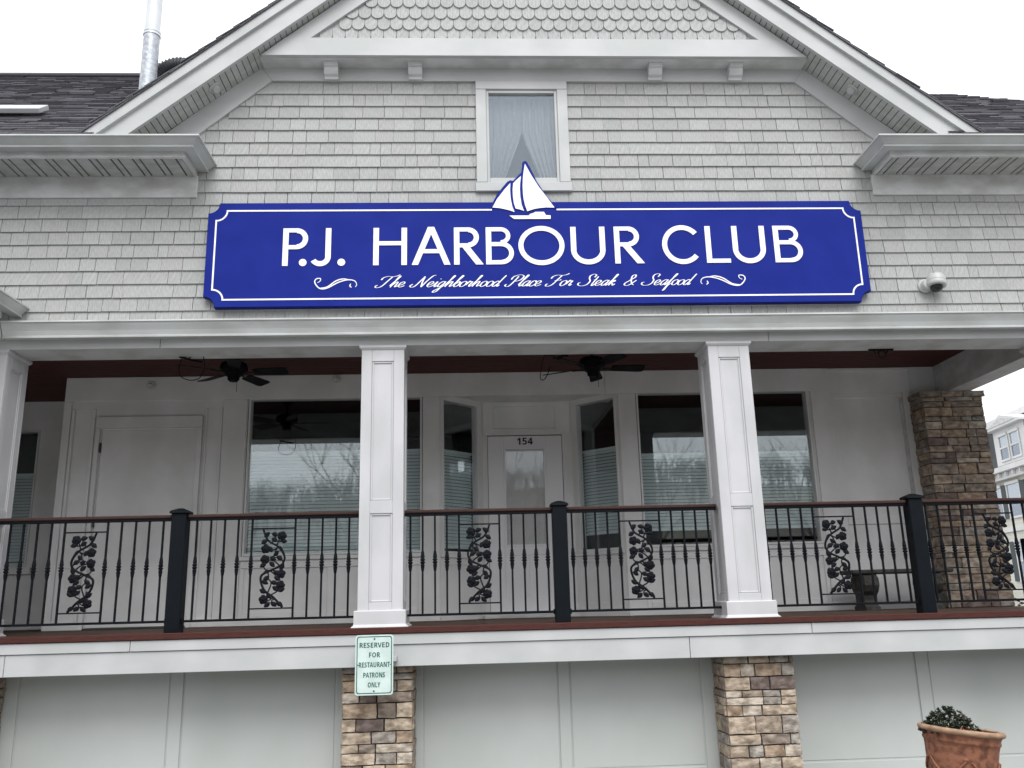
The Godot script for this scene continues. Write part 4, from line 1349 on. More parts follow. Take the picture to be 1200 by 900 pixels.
func arc2(c: Vector2, rx: float, ry: float, a0: float, a1: float, n := 14) -> Array:
	var p := []
	for i in n + 1:
		var a := deg_to_rad(lerpf(a0, a1, float(i) / n))
		p.append(c + Vector2(cos(a) * rx, sin(a) * ry))
	return p

func ell_band(c: Vector2, rx: float, ry: float, a0: float, a1: float, w: float, n := 16) -> Array:
	var o := arc2(c, rx, ry, a0, a1, n)
	var i := arc2(c, rx - w, ry - w, a0, a1, n)
	i.reverse()
	return o + i

func rect2(x0: float, y0: float, x1: float, y1: float) -> Array:
	return [Vector2(x0, y0), Vector2(x1, y0), Vector2(x1, y1), Vector2(x0, y1)]

func slanted(xa: float, ya: float, xb: float, yb: float, hw: float) -> Array:
	return [Vector2(xa - hw, ya), Vector2(xa + hw, ya), Vector2(xb + hw, yb), Vector2(xb - hw, yb)]

func letter(ch: String, w: float) -> Array:       # geometric capitals, one unit tall, w wide
	var s := 0.137
	var b := 0.108
	match ch:
		".": return [arc2(Vector2(w * 0.5, 0.085), w * 0.5, 0.095, 0, 348, 15)]
		"P": return [rect2(0, 0, s, 1), rect2(s - 0.01, 1 - b, w - 0.27, 1), rect2(s - 0.01, 0.44, w - 0.27, 0.44 + b), ell_band(Vector2(w - 0.28, 0.72), 0.28, 0.28, -90, 90, b + 0.02)]
		"R": return [rect2(0, 0, s, 1), rect2(s - 0.01, 1 - b, w - 0.37, 1), rect2(s - 0.01, 0.46, w - 0.37, 0.46 + b), ell_band(Vector2(w - 0.38, 0.73), 0.27, 0.27, -90, 90, b + 0.02), slanted(w - 0.095, 0, 0.30, 0.47, 0.095)]
		"B": return [rect2(0, 0, s, 1), rect2(s - 0.01, 1 - b, w - 0.33, 1), rect2(s - 0.01, 0.49, w - 0.31, 0.49 + b), rect2(s - 0.01, 0, w - 0.31, b), ell_band(Vector2(w - 0.33, 0.7675), 0.25, 0.2325, -90, 90, b), ell_band(Vector2(w - 0.31, 0.302), 0.31, 0.302, -90, 90, b + 0.01)]
		"J": return [rect2(w - s, 0.2, w, 1), ell_band(Vector2(w - 0.26, 0.235), 0.26, 0.25, -150, 0, s - 0.005)]
		"H": return [rect2(0, 0, s, 1), rect2(w - s, 0, w, 1), rect2(s - 0.01, 0.53, w - s + 0.01, 0.53 + b)]
		"A": return [slanted(0.08, 0, w * 0.5, 1.02, 0.078), slanted(w - 0.08, 0, w * 0.5, 1.02, 0.078), rect2(w * 0.22, 0.31, w * 0.78, 0.31 + b)]
		"O": return [ell_band(Vector2(w * 0.5, 0.5), w * 0.5, 0.53, 0, 180, s - 0.01, 24), ell_band(Vector2(w * 0.5, 0.5), w * 0.5, 0.53, 180, 360, s - 0.01, 24)]
		"U": return [rect2(0, 0.36, s, 1), rect2(w - s, 0.36, w, 1), ell_band(Vector2(w * 0.5, 0.37), w * 0.5, 0.39, 180, 360, s - 0.005, 20)]
		"C": return [ell_band(Vector2(w * 0.53, 0.5), w * 0.53, 0.53, 40, 320, s - 0.01, 26)]
		"L": return [rect2(0, 0, s, 1), rect2(s - 0.01, 0, w, b)]
	return []

const SCRIPT := {
	"e": [0.66, [[0, .3, .3, .45, .48, .75, .32, 1, .08, .75, .06, .25, .3, 0, .66, .3]]],
	"h": [0.86, [[0, .3, .28, 1.3, .42, 1.95, .33, 2.05, .26, 1.5, .16, 0], [.18, .3, .42, .9, .6, .95, .6, .5, .6, .06, .86, .3]]],
	"i": [0.42, [[0, .3, .2, 1.0, .15, .3, .22, .02, .42, .3], [.29, 1.42, .33, 1.5]]],
	"g": [0.72, [[.55, .85, .34, 1, .08, .6, .1, .1, .3, .05, .55, .6], [.6, 1, .48, 0, .32, -.8, .05, -1, .02, -.7, .4, -.2, .72, .3]]],
	"b": [0.68, [[0, .3, .3, 1.4, .42, 1.95, .33, 2.05, .22, 1.4, .14, .3, .3, 0, .55, .25, .56, .75, .42, .95, .2, .55], [.5, .85, .68, .8]]],
	"o": [0.64, [[.36, 1, .08, .75, .08, .2, .3, 0, .56, .3, .55, .8, .36, 1], [.5, .9, .64, .8]]],
	"r": [0.62, [[0, .3, .18, 1.05, .26, .85, .48, .92, .38, .3, .46, .04, .62, .3]]],
	"d": [0.74, [[.52, .8, .32, 1, .06, .6, .1, .08, .3, .05, .52, .6], [.76, 2.05, .58, .9, .52, .2, .6, .02, .74, .3]]],
	"l": [0.42, [[0, .3, .28, 1.3, .42, 1.95, .33, 2.05, .2, 1.3, .14, .3, .24, .02, .42, .3]]],
	"a": [0.72, [[.55, .85, .34, 1, .06, .6, .1, .08, .3, .05, .54, .6], [.6, 1, .5, .3, .56, .02, .72, .3]]],
	"c": [0.56, [[.48, .75, .44, 1, .22, .95, .05, .5, .12, .05, .32, 0, .56, .3]]],
	"t": [0.46, [[.32, 1.7, .2, .6, .18, .1, .28, 0, .46, .3], [.04, 1.05, .42, 1.08]]],
	"k": [0.74, [[0, .3, .28, 1.3, .42, 1.95, .33, 2.05, .26, 1.5, .16, 0], [.2, .45, .45, 1, .52, .78, .26, .52, .46, .3, .54, .02, .74, .3]]],
	"f": [0.44, [[0, .3, .3, 1.4, .46, 1.95, .36, 2.05, .22, 1.0, .06, -.6, .0, -1, .1, -.8, .2, 0, .44, .3]]],
	"T": [1.0, [[-.3, 1.35, -.25, 1.75, .1, 2.0, .6, 1.95, 1.0, 2.05, 1.25, 2.3], [.62, 1.95, .45, 1.2, .25, .3, -.05, -.05, -.35, .02, -.4, .3, -.25, .38]]],
	"N": [1.35, [[-.2, .55, -.35, .2, -.1, -.02, .2, .3, .5, 1.95], [.5, 1.95, .62, 1.0, .85, 0], [.85, 0, 1.05, 1.2, 1.3, 2.05, 1.55, 2.15]]],
	"P": [1.0, [[.45, 1.85, .35, 1.0, .15, .1, -.12, -.03, -.32, .15, -.25, .38], [-.1, 1.25, -.02, 1.8, .5, 2.12, .98, 1.85, .9, 1.2, .5, .92, .3, 1.05]]],
	"F": [1.0, [[-.3, 1.35, -.25, 1.75, .1, 2.0, .6, 1.95, 1.0, 2.05, 1.25, 2.3], [.62, 1.95, .45, 1.2, .25, .3, -.05, -.05, -.35, .02, -.4, .3, -.25, .38], [.2, 1.0, .7, 1.05, .8, 1.2]]],
	"S": [1.0, [[.95, 1.55, 1.0, 1.95, .7, 2.12, .42, 1.85, .5, 1.35, .75, .85, .65, .2, .2, -.05, -.25, .15, -.3, .5, -.1, .55]]],
	"&": [1.2, [[1.05, .95, .85, .5, .55, .02, .2, .0, .05, .35, .4, .95, .72, 1.5, .6, 1.95, .35, 1.75, .45, 1.1, .8, .3, 1.1, 0.05]]]}

func script_word(text: String, x_at: float, k: float) -> Array:    # [polygons, advance]
	var polys := []
	var x := x_at
	for ch in text:
		if ch == " ":
			x += 0.95
			continue
		var g: Array = SCRIPT[ch]
		for st in g[1]:
			var a := []
			for i in range(0, st.size(), 2):
				a.append(Vector3(x + st[i] + st[i + 1] * 0.42, st[i + 1], 0))
			var pts := curve_pts(a, 5)
			var l := []
			var r := []
			for i in pts.size():
				var d := (pts[mini(i + 1, pts.size() - 1)] - pts[maxi(i - 1, 0)]).normalized()
				var w := 0.052 + 0.10 * pow(absf(d.normalized().y), 1.6)
				if i == 0 or i == pts.size() - 1:
					w *= 0.8
				var n := Vector2(-d.y, d.x) * w * 0.5
				l.append((Vector2(pts[i].x, pts[i].y) + n) * k)
				r.append((Vector2(pts[i].x, pts[i].y) - n) * k)
			polys.append([l, r])
		x += g[0]
	return [polys, x]

func ribbons(t: Node3D, called: String, polys: Array, off: Vector2, z0: float, z1: float, m: Material) -> void:
	var mb := MB.new()
	var k := 0
	for p in polys:
		var l: Array = p[0]
		var r: Array = p[1]
		for i in l.size() - 1:
			var z := z1 + 0.0002 * (k % 7) + 0.00003 * i
			var q := []
			for v in [l[i], r[i], r[i + 1], l[i + 1]]:
				q.append(Vector3(v.x + off.x, v.y + off.y, z))
			mb.quad(q[0], q[1], q[2], q[3], UPZ)
			for e in [[0, 3, 1.0], [1, 2, -1.0]]:
				var A: Vector3 = q[e[0]]
				var B: Vector3 = q[e[1]]
				mb.quad(A, B, Vector3(B.x, B.y, z0), Vector3(A.x, A.y, z0), (q[0] - q[1]) * e[2])
		k += 1
	wpart(t, called, mb, m)

func build_sign() -> void:
	var t := thing("restaurant_sign", "long blue sign board with white lettering and a sailboat, on the shingles", "sign", Vector3(0.03, 2.78, 0.03))
	var x0 := -3.0
	var x1 := 3.055
	var y0 := 2.782
	var y1 := 3.788
	flat_part(t, "board", [notched(x0, x1, y0, y1, 0.10)], 0.028, 0.086, M.sign_edge)
	flat_part(t, "board_face", [notched(x0 + 0.004, x1 - 0.004, y0 + 0.004, y1 - 0.004, 0.10)], 0.0865, 0.092, M.sign_blue)
	var f := 0.0925
	var ring := notched(x0 + 0.077, x1 - 0.077, y0 + 0.071, y1 - 0.080, 0.096)
	var lines := []
	var corners := []
	for c in 4:
		var seg := []
		for i in 9:
			seg.append(ring[c * 9 + i])
		corners.append(seg)
	var w := 0.0145
	# the four corners, the sides, and the top line broken by the boat
	for c in 4:
		lines.append(band(corners[c], w))
	var ly := y0 + 0.071
	var ty := y1 - 0.080
	lines.append(rect2(x0 + 0.077 + 0.088, ly - w / 2, x1 - 0.077 - 0.088, ly + w / 2))
	lines.append(rect2(x0 + 0.077 - w / 2, ly + 0.088, x0 + 0.077 + w / 2, ty - 0.088))
	lines.append(rect2(x1 - 0.077 - w / 2, ly + 0.088, x1 - 0.077 + w / 2, ty - 0.088))
	lines.append(rect2(x0 + 0.077 + 0.088, ty - w / 2, -0.42, ty + w / 2))
	lines.append(rect2(0.18, ty - w / 2, x1 - 0.077 - 0.088, ty + w / 2))
	flat_part(t, "border_line", lines, f, f + 0.0016, M.sign_white)
	var S := 0.363
	for L in [["P", -2.316, -2.091], [".", -2.167, -2.098], ["J", -2.052, -1.884], [".", -1.823, -1.753], ["H", -1.503, -1.199], ["A", -1.156, -0.804], ["R", -0.772, -0.504], ["B", -0.481, -0.227], ["O", -0.184, 0.239], ["U", 0.298, 0.615], ["R", 0.70, 0.972], ["C", 1.143, 1.497], ["L", 1.549, 1.772], ["U", 1.800, 2.108], ["B", 2.189, 2.454]]:
		var polys := []
		for p in letter(L[0], (L[2] - L[1]) / S):
			var q := []
			for v in p:
				q.append(Vector2(L[1] + v.x * S, 3.169 + v.y * S))
			polys.append(q)
		flat_part(t, "letter", polys, f, f + 0.006, M.sign_white)
	# the script line
	var words := "The Neighborhood Place For Steak & Seafood".split(" ")
	var total: float = script_word("The Neighborhood Place For Steak & Seafood", 0.0, 1.0)[1]
	var k := (1.333 + 1.485) / total
	var x := 0.4
	for wd in words:
		var g := script_word(wd, x, k)
		var poly: Array = []
		for p in g[0]:
			var l := []
			var r := []
			for v in p[0]: l.append(Vector2(v.x, v.y / k * 0.052))
			for v in p[1]: r.append(Vector2(v.x, v.y / k * 0.052))
			poly.append([l, r])
		ribbons(t, "script_word", poly, Vector2(-1.485, 2.957), f, f + 0.002, M.sign_white)
		x = g[1] + 0.95
	# flourishes either side
	for s in [[-2.019, -1.647, 1.0], [1.476, 1.887, -1.0]]:
		var W: float = s[1] - s[0]
		var cc := []
		for path in [[[0.06, 0.06], [0.12, 0.10], [0.13, 0.17], [0.03, 0.16], [0.0, 0.06], [0.12, -0.09], [0.3, -0.08], [0.55, 0.06], [0.78, 0.13], [0.95, 0.10], [1.0, 0.0], [0.97, -0.06]],
			[[0.88, -0.07], [0.84, -0.03], [0.86, 0.03]], [[0.14, -0.08], [0.3, -0.05], [0.5, 0.1], [0.68, 0.155], [0.85, 0.12]]]:
			var a := []
			for q in path:
				var u: float = q[0] if s[2] > 0 else 1.0 - q[0]
				var vy: float = q[1]
				a.append(Vector3(s[0] + u * W, 2.985 + vy * 0.36, 0))
			var pts := curve_pts(a, 6)
			var l := []
			var r := []
			for i in pts.size():
				var d := (pts[mini(i + 1, pts.size() - 1)] - pts[maxi(i - 1, 0)]).normalized()
				var wd := 0.0045 + 0.006 * sin(PI * i / (pts.size() - 1))
				var n := Vector2(-d.y, d.x) * wd * 0.5
				l.append(Vector2(pts[i].x, pts[i].y) + n)
				r.append(Vector2(pts[i].x, pts[i].y) - n)
			cc.append([l, r])
		for one in cc:
			ribbons(t, "flourish", [one], Vector2.ZERO, f, f + 0.0016 + 0.0003 * cc.find(one), M.sign_white)
	# the sailboat that rises over the top edge
	var back := [[612, 85], [596, 90], [588, 105], [572, 210], [480, 300], [450, 294], [415, 312], [365, 370], [300, 450], [240, 560], [228, 592], [962, 592], [915, 560], [830, 450], [740, 310], [690, 200], [645, 105], [632, 90]]
	flat_part(t, "boat_backing", [boat(back)], 0.0925, 0.0975, M.sign_blue)
	for p in [[[615, 115], [600, 190], [588, 270], [583, 350], [584, 440], [590, 500], [602, 560], [625, 630], [700, 606], [760, 596], [830, 590], [920, 592], [850, 490], [760, 370], [680, 240]],
		[[568, 250], [520, 290], [480, 330], [473, 400], [474, 470], [482, 540], [500, 600], [545, 610], [590, 626], [566, 560], [554, 470], [552, 390], [556, 330]],
		[[450, 325], [380, 400], [300, 500], [250, 588], [330, 595], [420, 615], [488, 638], [465, 580], [450, 500], [445, 410]]]:
		flat_part(t, "sail", [boat(p)], 0.0987, 0.1002, M.sign_white)
	flat_part(t, "hull", [boat([[430, 675], [480, 712], [875, 712], [875, 675], [825, 672], [805, 637], [710, 637], [690, 650], [655, 658], [640, 675]])], 0.0987, 0.1002, M.sign_white)

func boat(p: Array) -> Array:
	var r := []
	for q in p:
		r.append(Vector2(-0.629 + q[0] * 0.000858, 4.282 - q[1] * 0.000940))
	return r

# ---------------------------------------------------------------- small things
func build_small_things() -> void:
	build_fans()
	build_cables()
	# green and white parking sign
	var ps := thing("parking_sign", "small white metal sign with green border reserving parking for patrons", "sign", Vector3(-1.434, -0.267, 0.2))
	var pm := MB.new()
	pm.prism(PackedVector2Array(round_rect(0.151, 0.229, 0.022)), Vector3(0, 0, -0.003), Vector3.RIGHT, Vector3.UP, Vector3(0, 0, 0.003))
	part(ps, "plate", pm.commit(), M.plate)
	var bm := MB.new()
	var o := round_rect(0.140, 0.218, 0.02)
	var i2 := round_rect(0.133, 0.211, 0.016)
	for i in o.size():
		var j := (i + 1) % o.size()
		bm.quad(Vector3(o[i].x, o[i].y, 0.0008), Vector3(o[j].x, o[j].y, 0.0008), Vector3(i2[j].x, i2[j].y, 0.0008), Vector3(i2[i].x, i2[i].y, 0.0008), UPZ)
	part(ps, "border", bm.commit(), M.plate_green)
	var font := SystemFont.new()
	font.font_names = PackedStringArray(["Droid Sans"])
	font.font_weight = 700
	var ln := [["RESERVED", 0.150, 0.236], ["FOR", 0.075, 0.088], ["RESTAURANT", 0.0, 0.245], ["PATRONS", -0.078, 0.170], ["ONLY", -0.152, 0.098]]
	for l in ln:
		var tm := TextMesh.new()
		tm.text = l[0]
		tm.font = font
		tm.font_size = 32
		tm.pixel_size = 0.00165
		tm.depth = 0.0012
		var p := part(ps, "lettering", tm, M.plate_green, Vector3(0, l[1], 0.0008))
		var wd := tm.get_aabb().size.x
		p.scale = Vector3(l[2] / wd if wd > 0.01 else 0.7, 1, 1)
	for x in [-0.129, 0.129]:
		var d := MB.new()
		d.box(Vector3(x - 0.006, -0.003, 0.0), Vector3(x + 0.006, 0.003, 0.0009))
		part(ps, "dash", d.commit(), M.plate_green)
	for y in [0.198, -0.198]:
		var b := MB.new()
		b.xf = Transform3D(Basis(Vector3.RIGHT, PI / 2), Vector3(0, y, 0))
		b.lathe([Vector2(0.007, 0.0), Vector2(0.007, 0.003), Vector2(0.0, 0.005)], Vector3.ZERO, 8)
		part(ps, "bolt", b.commit(), M.cap_grey)
	var br := MB.new()
	br.box(Vector3(-0.12, 0.02, -0.112), Vector3(0.176, 0.062, -0.0035), 0.003)
	part(ps, "bracket", br.commit(), M.metal_grey)
	# dome camera on the shingles
	var c := thing("security_camera", "white dome security camera on the shingles right of the blue sign", "camera", Vector3(3.60, 2.955, 0.02))
	var mm := MB.new()
	mm.xf = Transform3D(Basis(Vector3.RIGHT, PI / 2), Vector3(0.0, -0.005, 0.0))
	mm.lathe([Vector2(0.0, 0.0), Vector2(0.066, 0.0), Vector2(0.066, 0.016), Vector2(0.060, 0.022), Vector2(0.052, 0.024), Vector2(0.05, 0.06), Vector2(0.044, 0.075), Vector2(0.0, 0.08)], Vector3.ZERO, 22, false)
	part(c, "mount", mm.commit(), M.camera_white)
	var bd := MB.new()
	bd.xf = Transform3D((Basis(Vector3(0, 0, 1), -0.12) * Basis(Vector3.RIGHT, -0.15)).scaled(Vector3.ONE * 1.15), Vector3(0.066, -0.036, 0.085))
	bd.lathe([Vector2(0.0, -0.005), Vector2(0.066, -0.005), Vector2(0.074, 0.0), Vector2(0.078, 0.012), Vector2(0.078, 0.034), Vector2(0.074, 0.037), Vector2(0.076, 0.041), Vector2(0.074, 0.062), Vector2(0.07, 0.068), Vector2(0.068, 0.082), Vector2(0.058, 0.095), Vector2(0.03, 0.105), Vector2(0.0, 0.107)], Vector3.ZERO, 26)
	part(c, "housing", bd.commit(), M.camera_white)
	var dm := MB.new()
	dm.xf = bd.xf
	dm.lathe([Vector2(0.0, -0.048), Vector2(0.02, -0.045), Vector2(0.036, -0.035), Vector2(0.046, -0.02), Vector2(0.05, -0.006)], Vector3.ZERO, 20, true)
	part(c, "dome", dm.commit(), M.dome)
	# round plates on the frieze
	for q in [[-4.293, 2.70, "round grey fitting high on the porch frieze above the blank door"], [-2.187, 2.745, "round grey fitting on the porch frieze just left of the second column"]]:
		var t := thing("wall_fitting", q[2], "wall fitting", Vector3(q[0], q[1], -2.342), "round fittings on the porch frieze")
		var w := MB.new()
		w.xf = Transform3D(Basis(Vector3.RIGHT, PI / 2), Vector3.ZERO)
		w.lathe([Vector2(0.0, 0.0), Vector2(0.05, 0.0), Vector2(0.05, 0.012), Vector2(0.042, 0.022), Vector2(0.0, 0.026)], Vector3.ZERO, 18)
		part(t, "plate", w.commit(), M.trim_dull)
		var e := MB.new()
		e.xf = Transform3D(Basis(Vector3.RIGHT, PI / 2 + 0.5), Vector3(0, -0.008, 0.02))
		e.lathe([Vector2(0.028, 0.0), Vector2(0.03, 0.03), Vector2(0.02, 0.033), Vector2(0.0, 0.02)], Vector3.ZERO, 14)
		part(t, "eye", e.commit(), M.gutter)
	# spot fittings in the rake soffits
	for s in [[-2.985, "round white spot fitting in the left sloping soffit"], [3.078, "round white spot fitting in the right sloping soffit"]]:
		var x: float = s[0]
		var t := thing("soffit_light", s[1], "light fitting", Vector3(x, soffit_y(x) - 0.002, 0.185), "spot fittings in the gable soffits")
		t.rotation.z = atan(0.812) * (1.0 if x < 0 else -1.0)
		var r := MB.new()
		r.lathe([Vector2(0.0, -0.012), Vector2(0.055, -0.012), Vector2(0.065, -0.006), Vector2(0.065, 0.0)], Vector3.ZERO, 20)
		part(t, "trim_ring", r.commit(), M.soffit)
		var l := MB.new()
		l.xf = Transform3D(Basis(Vector3.RIGHT, -0.5), Vector3(0, -0.012, 0.0))
		l.lathe([Vector2(0.0, -0.032), Vector2(0.028, -0.032), Vector2(0.038, -0.022), Vector2(0.04, -0.012), Vector2(0.04, 0.01)], Vector3.ZERO, 16)
		part(t, "eyeball", l.commit(), M.metal_grey)
	build_bench()
	build_pot()
	# galvanised flue and the ribbed hose on the roof
	var fx := -4.105
	var fz := -1.05
	var fl := thing("flue_pipe", "tall galvanised metal flue pipe rising from the roof behind the gable", "chimney pipe", Vector3(fx, 5.35, fz))
	for a in [["lower_pipe", 0.0, 1.03, 0.0865, "steel"], ["upper_pipe", 1.031, 3.2, 0.083, "steel_upper"]]:
		var m := MB.new()
		m.lathe([Vector2(a[3], a[1]), Vector2(a[3], a[2]), Vector2(0.0, a[2])], Vector3.ZERO, 24)
		part(fl, a[0], m.commit(), M[a[4]])
	var bnd := MB.new()
	bnd.lathe([Vector2(0.086, 0.99), Vector2(0.093, 0.995), Vector2(0.093, 1.02), Vector2(0.089, 1.024), Vector2(0.093, 1.03), Vector2(0.093, 1.052), Vector2(0.083, 1.058)], Vector3.ZERO, 24)
	part(fl, "band", bnd.commit(), M.steel_upper)
	var du := thing("ribbed_hose", "dark ribbed hose looping over the roof edge beside the flue pipe", "hose", Vector3(-3.9, 5.66, -1.3))
	var dm2 := MB.new()
	var pts := []
	for i in 13:
		var a := PI - PI * i / 12.0
		pts.append(Vector3(0.13 + cos(a) * 0.26 - 0.1, 0.22 + sin(a) * 0.27, 0.0))
	dm2.tube(curve_pts(pts, 3), 0.085, 0.085, 14)
	part(du, "hose", dm2.commit(), M.rubber)
	for i in 26:
		var a := PI - PI * i / 25.0
		var c0 := Vector3(0.03 + cos(a) * 0.26, 0.22 + sin(a) * 0.27, 0)
		var tg := Vector3(sin(a), -cos(a), 0)
		var rg := MB.new()
		rg.tube(PackedVector3Array([c0 - tg * 0.009, c0, c0 + tg * 0.009]), 0.096, 0.096, 14)
		part(du, "rib", rg.commit(), M.rubber)
	# a shrub past the right end of the porch
	var sh := thing("shrub", "dark wine red shrub low at the right edge beyond the stone column", "shrub", Vector3(5.75, GROUND, -2.6))
	var st := MB.new()
	for i in 14:
		var a := rng.randf() * TAU
		st.tube(PackedVector3Array([Vector3(0, 0, 0), Vector3(cos(a) * 0.2, 0.7, sin(a) * 0.2), Vector3(cos(a) * 0.4, 1.35, sin(a) * 0.4)]), 0.012, 0.004, 5)
	part(sh, "stems", st.commit(), M.bark)
	part(sh, "leaves", leaf_cloud(900, Vector3(0, 0.95, 0), Vector3(0.5, 0.6, 0.5), 0.035), M.leaf_wine, Vector3.ZERO, true)

func leaf_cloud(count: int, c: Vector3, r: Vector3, size: float) -> ArrayMesh:
	var mb := MB.new()
	for i in count:
		var d := Vector3(rng.randfn(), rng.randfn(), rng.randfn()).normalized() * pow(rng.randf(), 0.4)
		var p := c + d * r * (0.8 + 0.3 * sin(d.x * 7.0 + d.y * 5.0))
		var t := rng.randf_range(0.6, 1.6)
		mb.col = Color(t, t * rng.randf_range(0.8, 1.1), t)
		mb.xf = Transform3D(Basis.from_euler(Vector3(rng.randf() * TAU, rng.randf() * TAU, rng.randf() * TAU)), p)
		var s := size * rng.randf_range(0.6, 1.3)
		mb.tri(Vector3(-s, 0, 0), Vector3(0, s * 0.45, s * 0.1), Vector3(0, -s * 0.45, s * 0.1), UPZ)
		mb.tri(Vector3(s, 0, 0), Vector3(0, s * 0.45, s * 0.1), Vector3(0, -s * 0.45, s * 0.1), UPZ)
	return mb.commit()

func round_rect(hx: float, hy: float, r: float) -> Array:
	var p := []
	for q in [[hx - r, hy - r, 0], [-hx + r, hy - r, 90], [-hx + r, -hy + r, 180], [hx - r, -hy + r, 270]]:
		for i in 7:
			var a := deg_to_rad(q[2] + 15.0 * i)
			p.append(Vector2(q[0] + cos(a) * r, q[1] + sin(a) * r))
	return p

func build_fans() -> void:
	var f := thing("ceiling_fan", "black ceiling fan on the porch left of the second column", "ceiling fan", Vector3(-3.03, 2.80, -1.12), "black porch ceiling fans")
	var m := MB.new()
	m.lathe([Vector2(0.0, -0.075), Vector2(0.03, -0.075), Vector2(0.075, -0.02), Vector2(0.078, 0.0)], Vector3.ZERO, 20)
	part(f, "canopy", m.commit(), M.fan_black)
	m = MB.new()
	m.lathe([Vector2(0.014, -0.18), Vector2(0.014, -0.07)], Vector3.ZERO, 10)
	part(f, "downrod", m.commit(), M.fan_black)
	m = MB.new()
	m.lathe([Vector2(0.0, -0.335), Vector2(0.06, -0.335), Vector2(0.085, -0.32), Vector2(0.09, -0.30), Vector2(0.11, -0.285), Vector2(0.135, -0.27), Vector2(0.14, -0.235), Vector2(0.125, -0.20), Vector2(0.08, -0.18), Vector2(0.0, -0.175)], Vector3.ZERO, 24)
	part(f, "motor", m.commit(), M.fan_black)
	m = MB.new()
	m.lathe([Vector2(0.0, -0.385), Vector2(0.04, -0.383), Vector2(0.058, -0.365), Vector2(0.06, -0.336)], Vector3.ZERO, 18)
	part(f, "switch_cup", m.commit(), M.fan_black)
	m = MB.new()
	m.tube(PackedVector3Array([Vector3(0.045, -0.36, 0.03), Vector3(0.045, -0.5, 0.03)]), 0.0025, 0.0025, 5)
	part(f, "pull_chain", m.commit(), M.fan_black)
	for k in 5:
		var a := TAU * k / 5.0 - 0.06
		var b := MB.new()
		var t := Transform3D(Basis(Vector3.UP, a) * Basis(Vector3.RIGHT, -0.24), Vector3(0, -0.29, 0))
		b.xf = t
		var pl := PackedVector2Array([Vector2(0.20, -0.05), Vector2(0.24, -0.06), Vector2(0.50, -0.072), Vector2(0.545, -0.06), Vector2(0.55, 0.0), Vector2(0.545, 0.06), Vector2(0.50, 0.072), Vector2(0.24, 0.06), Vector2(0.20, 0.05)])
		b.prism(pl, Vector3(0, 0, 0), Vector3.RIGHT, Vector3(0, 0, 1), Vector3(0, 0.007, 0))
		var bl := part(f, "blade", b.commit(), M.fan_black)
		var ir := MB.new()
		ir.xf = Transform3D(Basis(Vector3.UP, a), Vector3(0, -0.29, 0))
		ir.box(Vector3(0.09, -0.006, -0.018), Vector3(0.23, -0.001, 0.018), 0.002)
		part(bl, "blade_iron", ir.commit(), M.fan_black)
	copy_of(f, "ceiling_fan", Vector3(0.62, 2.80, -1.12), "black ceiling fan on the porch in front of the entrance door", "ceiling fan", "black porch ceiling fans").rotation.y = 0.16

func build_cables() -> void:
	var defs := [
		["loose dark cable ends hanging from the beam left of the left fan", Vector3(-3.17, 2.442, -0.29), [[[-0.13, 0.0, 0], [-0.08, -0.012, 0], [-0.02, -0.03, 0.0], [0.07, -0.045, -0.02]], [[-0.08, 0.0, 0], [-0.06, -0.02, 0], [-0.02, -0.008, 0.01]], [[-0.1, -0.005, 0], [-0.13, -0.09, -0.02], [-0.12, -0.17, -0.04], [-0.04, -0.21, -0.04], [0.04, -0.2, -0.04], [0.08, -0.15, -0.03], [0.10, -0.09, -0.02], [0.09, 0.0, 0.0]]], 1],
		["loose dark cable loop hanging from the beam left of the right fan", Vector3(0.16, 2.442, -0.40), [[[0.02, -0.02, 0], [0.08, -0.005, 0], [0.13, 0.0, 0]], [[-0.1, 0, 0], [-0.08, 0.0, 0.02], [-0.03, -0.005, 0.02], [0.03, -0.04, 0.01], [0.08, -0.01, 0]], [[-0.1, 0, 0], [-0.13, -0.12, 0], [-0.14, -0.22, -0.02], [-0.10, -0.22, -0.03], [-0.06, -0.15, -0.03], [-0.05, -0.10, -0.02]]], 1],
		["tangle of dark cable ends under the beam near the right end of the porch", Vector3(3.27, 2.442, -0.31), [[[-0.12, -0.006, 0], [0.0, -0.008, 0.0], [0.12, -0.004, 0]], [[-0.08, -0.004, 0], [-0.05, -0.045, 0.01], [0.0, -0.02, 0.02], [0.04, -0.05, 0.01], [0.08, -0.004, 0]], [[-0.03, 0, 0], [-0.02, -0.07, 0], [0.03, -0.08, 0], [0.05, -0.02, 0]]], 1]]
	for d in defs:
		var t := thing("loose_cable", d[0], "cable", d[1])
		var first := true
		for p in d[2]:
			var a := []
			for q in p:
				a.append(Vector3(q[0], q[1], q[2]))
			var m := MB.new()
			m.tube(curve_pts(a, 6), 0.009 if first else 0.0045, 0.012 if first else 0.0045, 6)
			part(t, "clamp" if first else "cable", m.commit(), M.fan_black)
			first = false

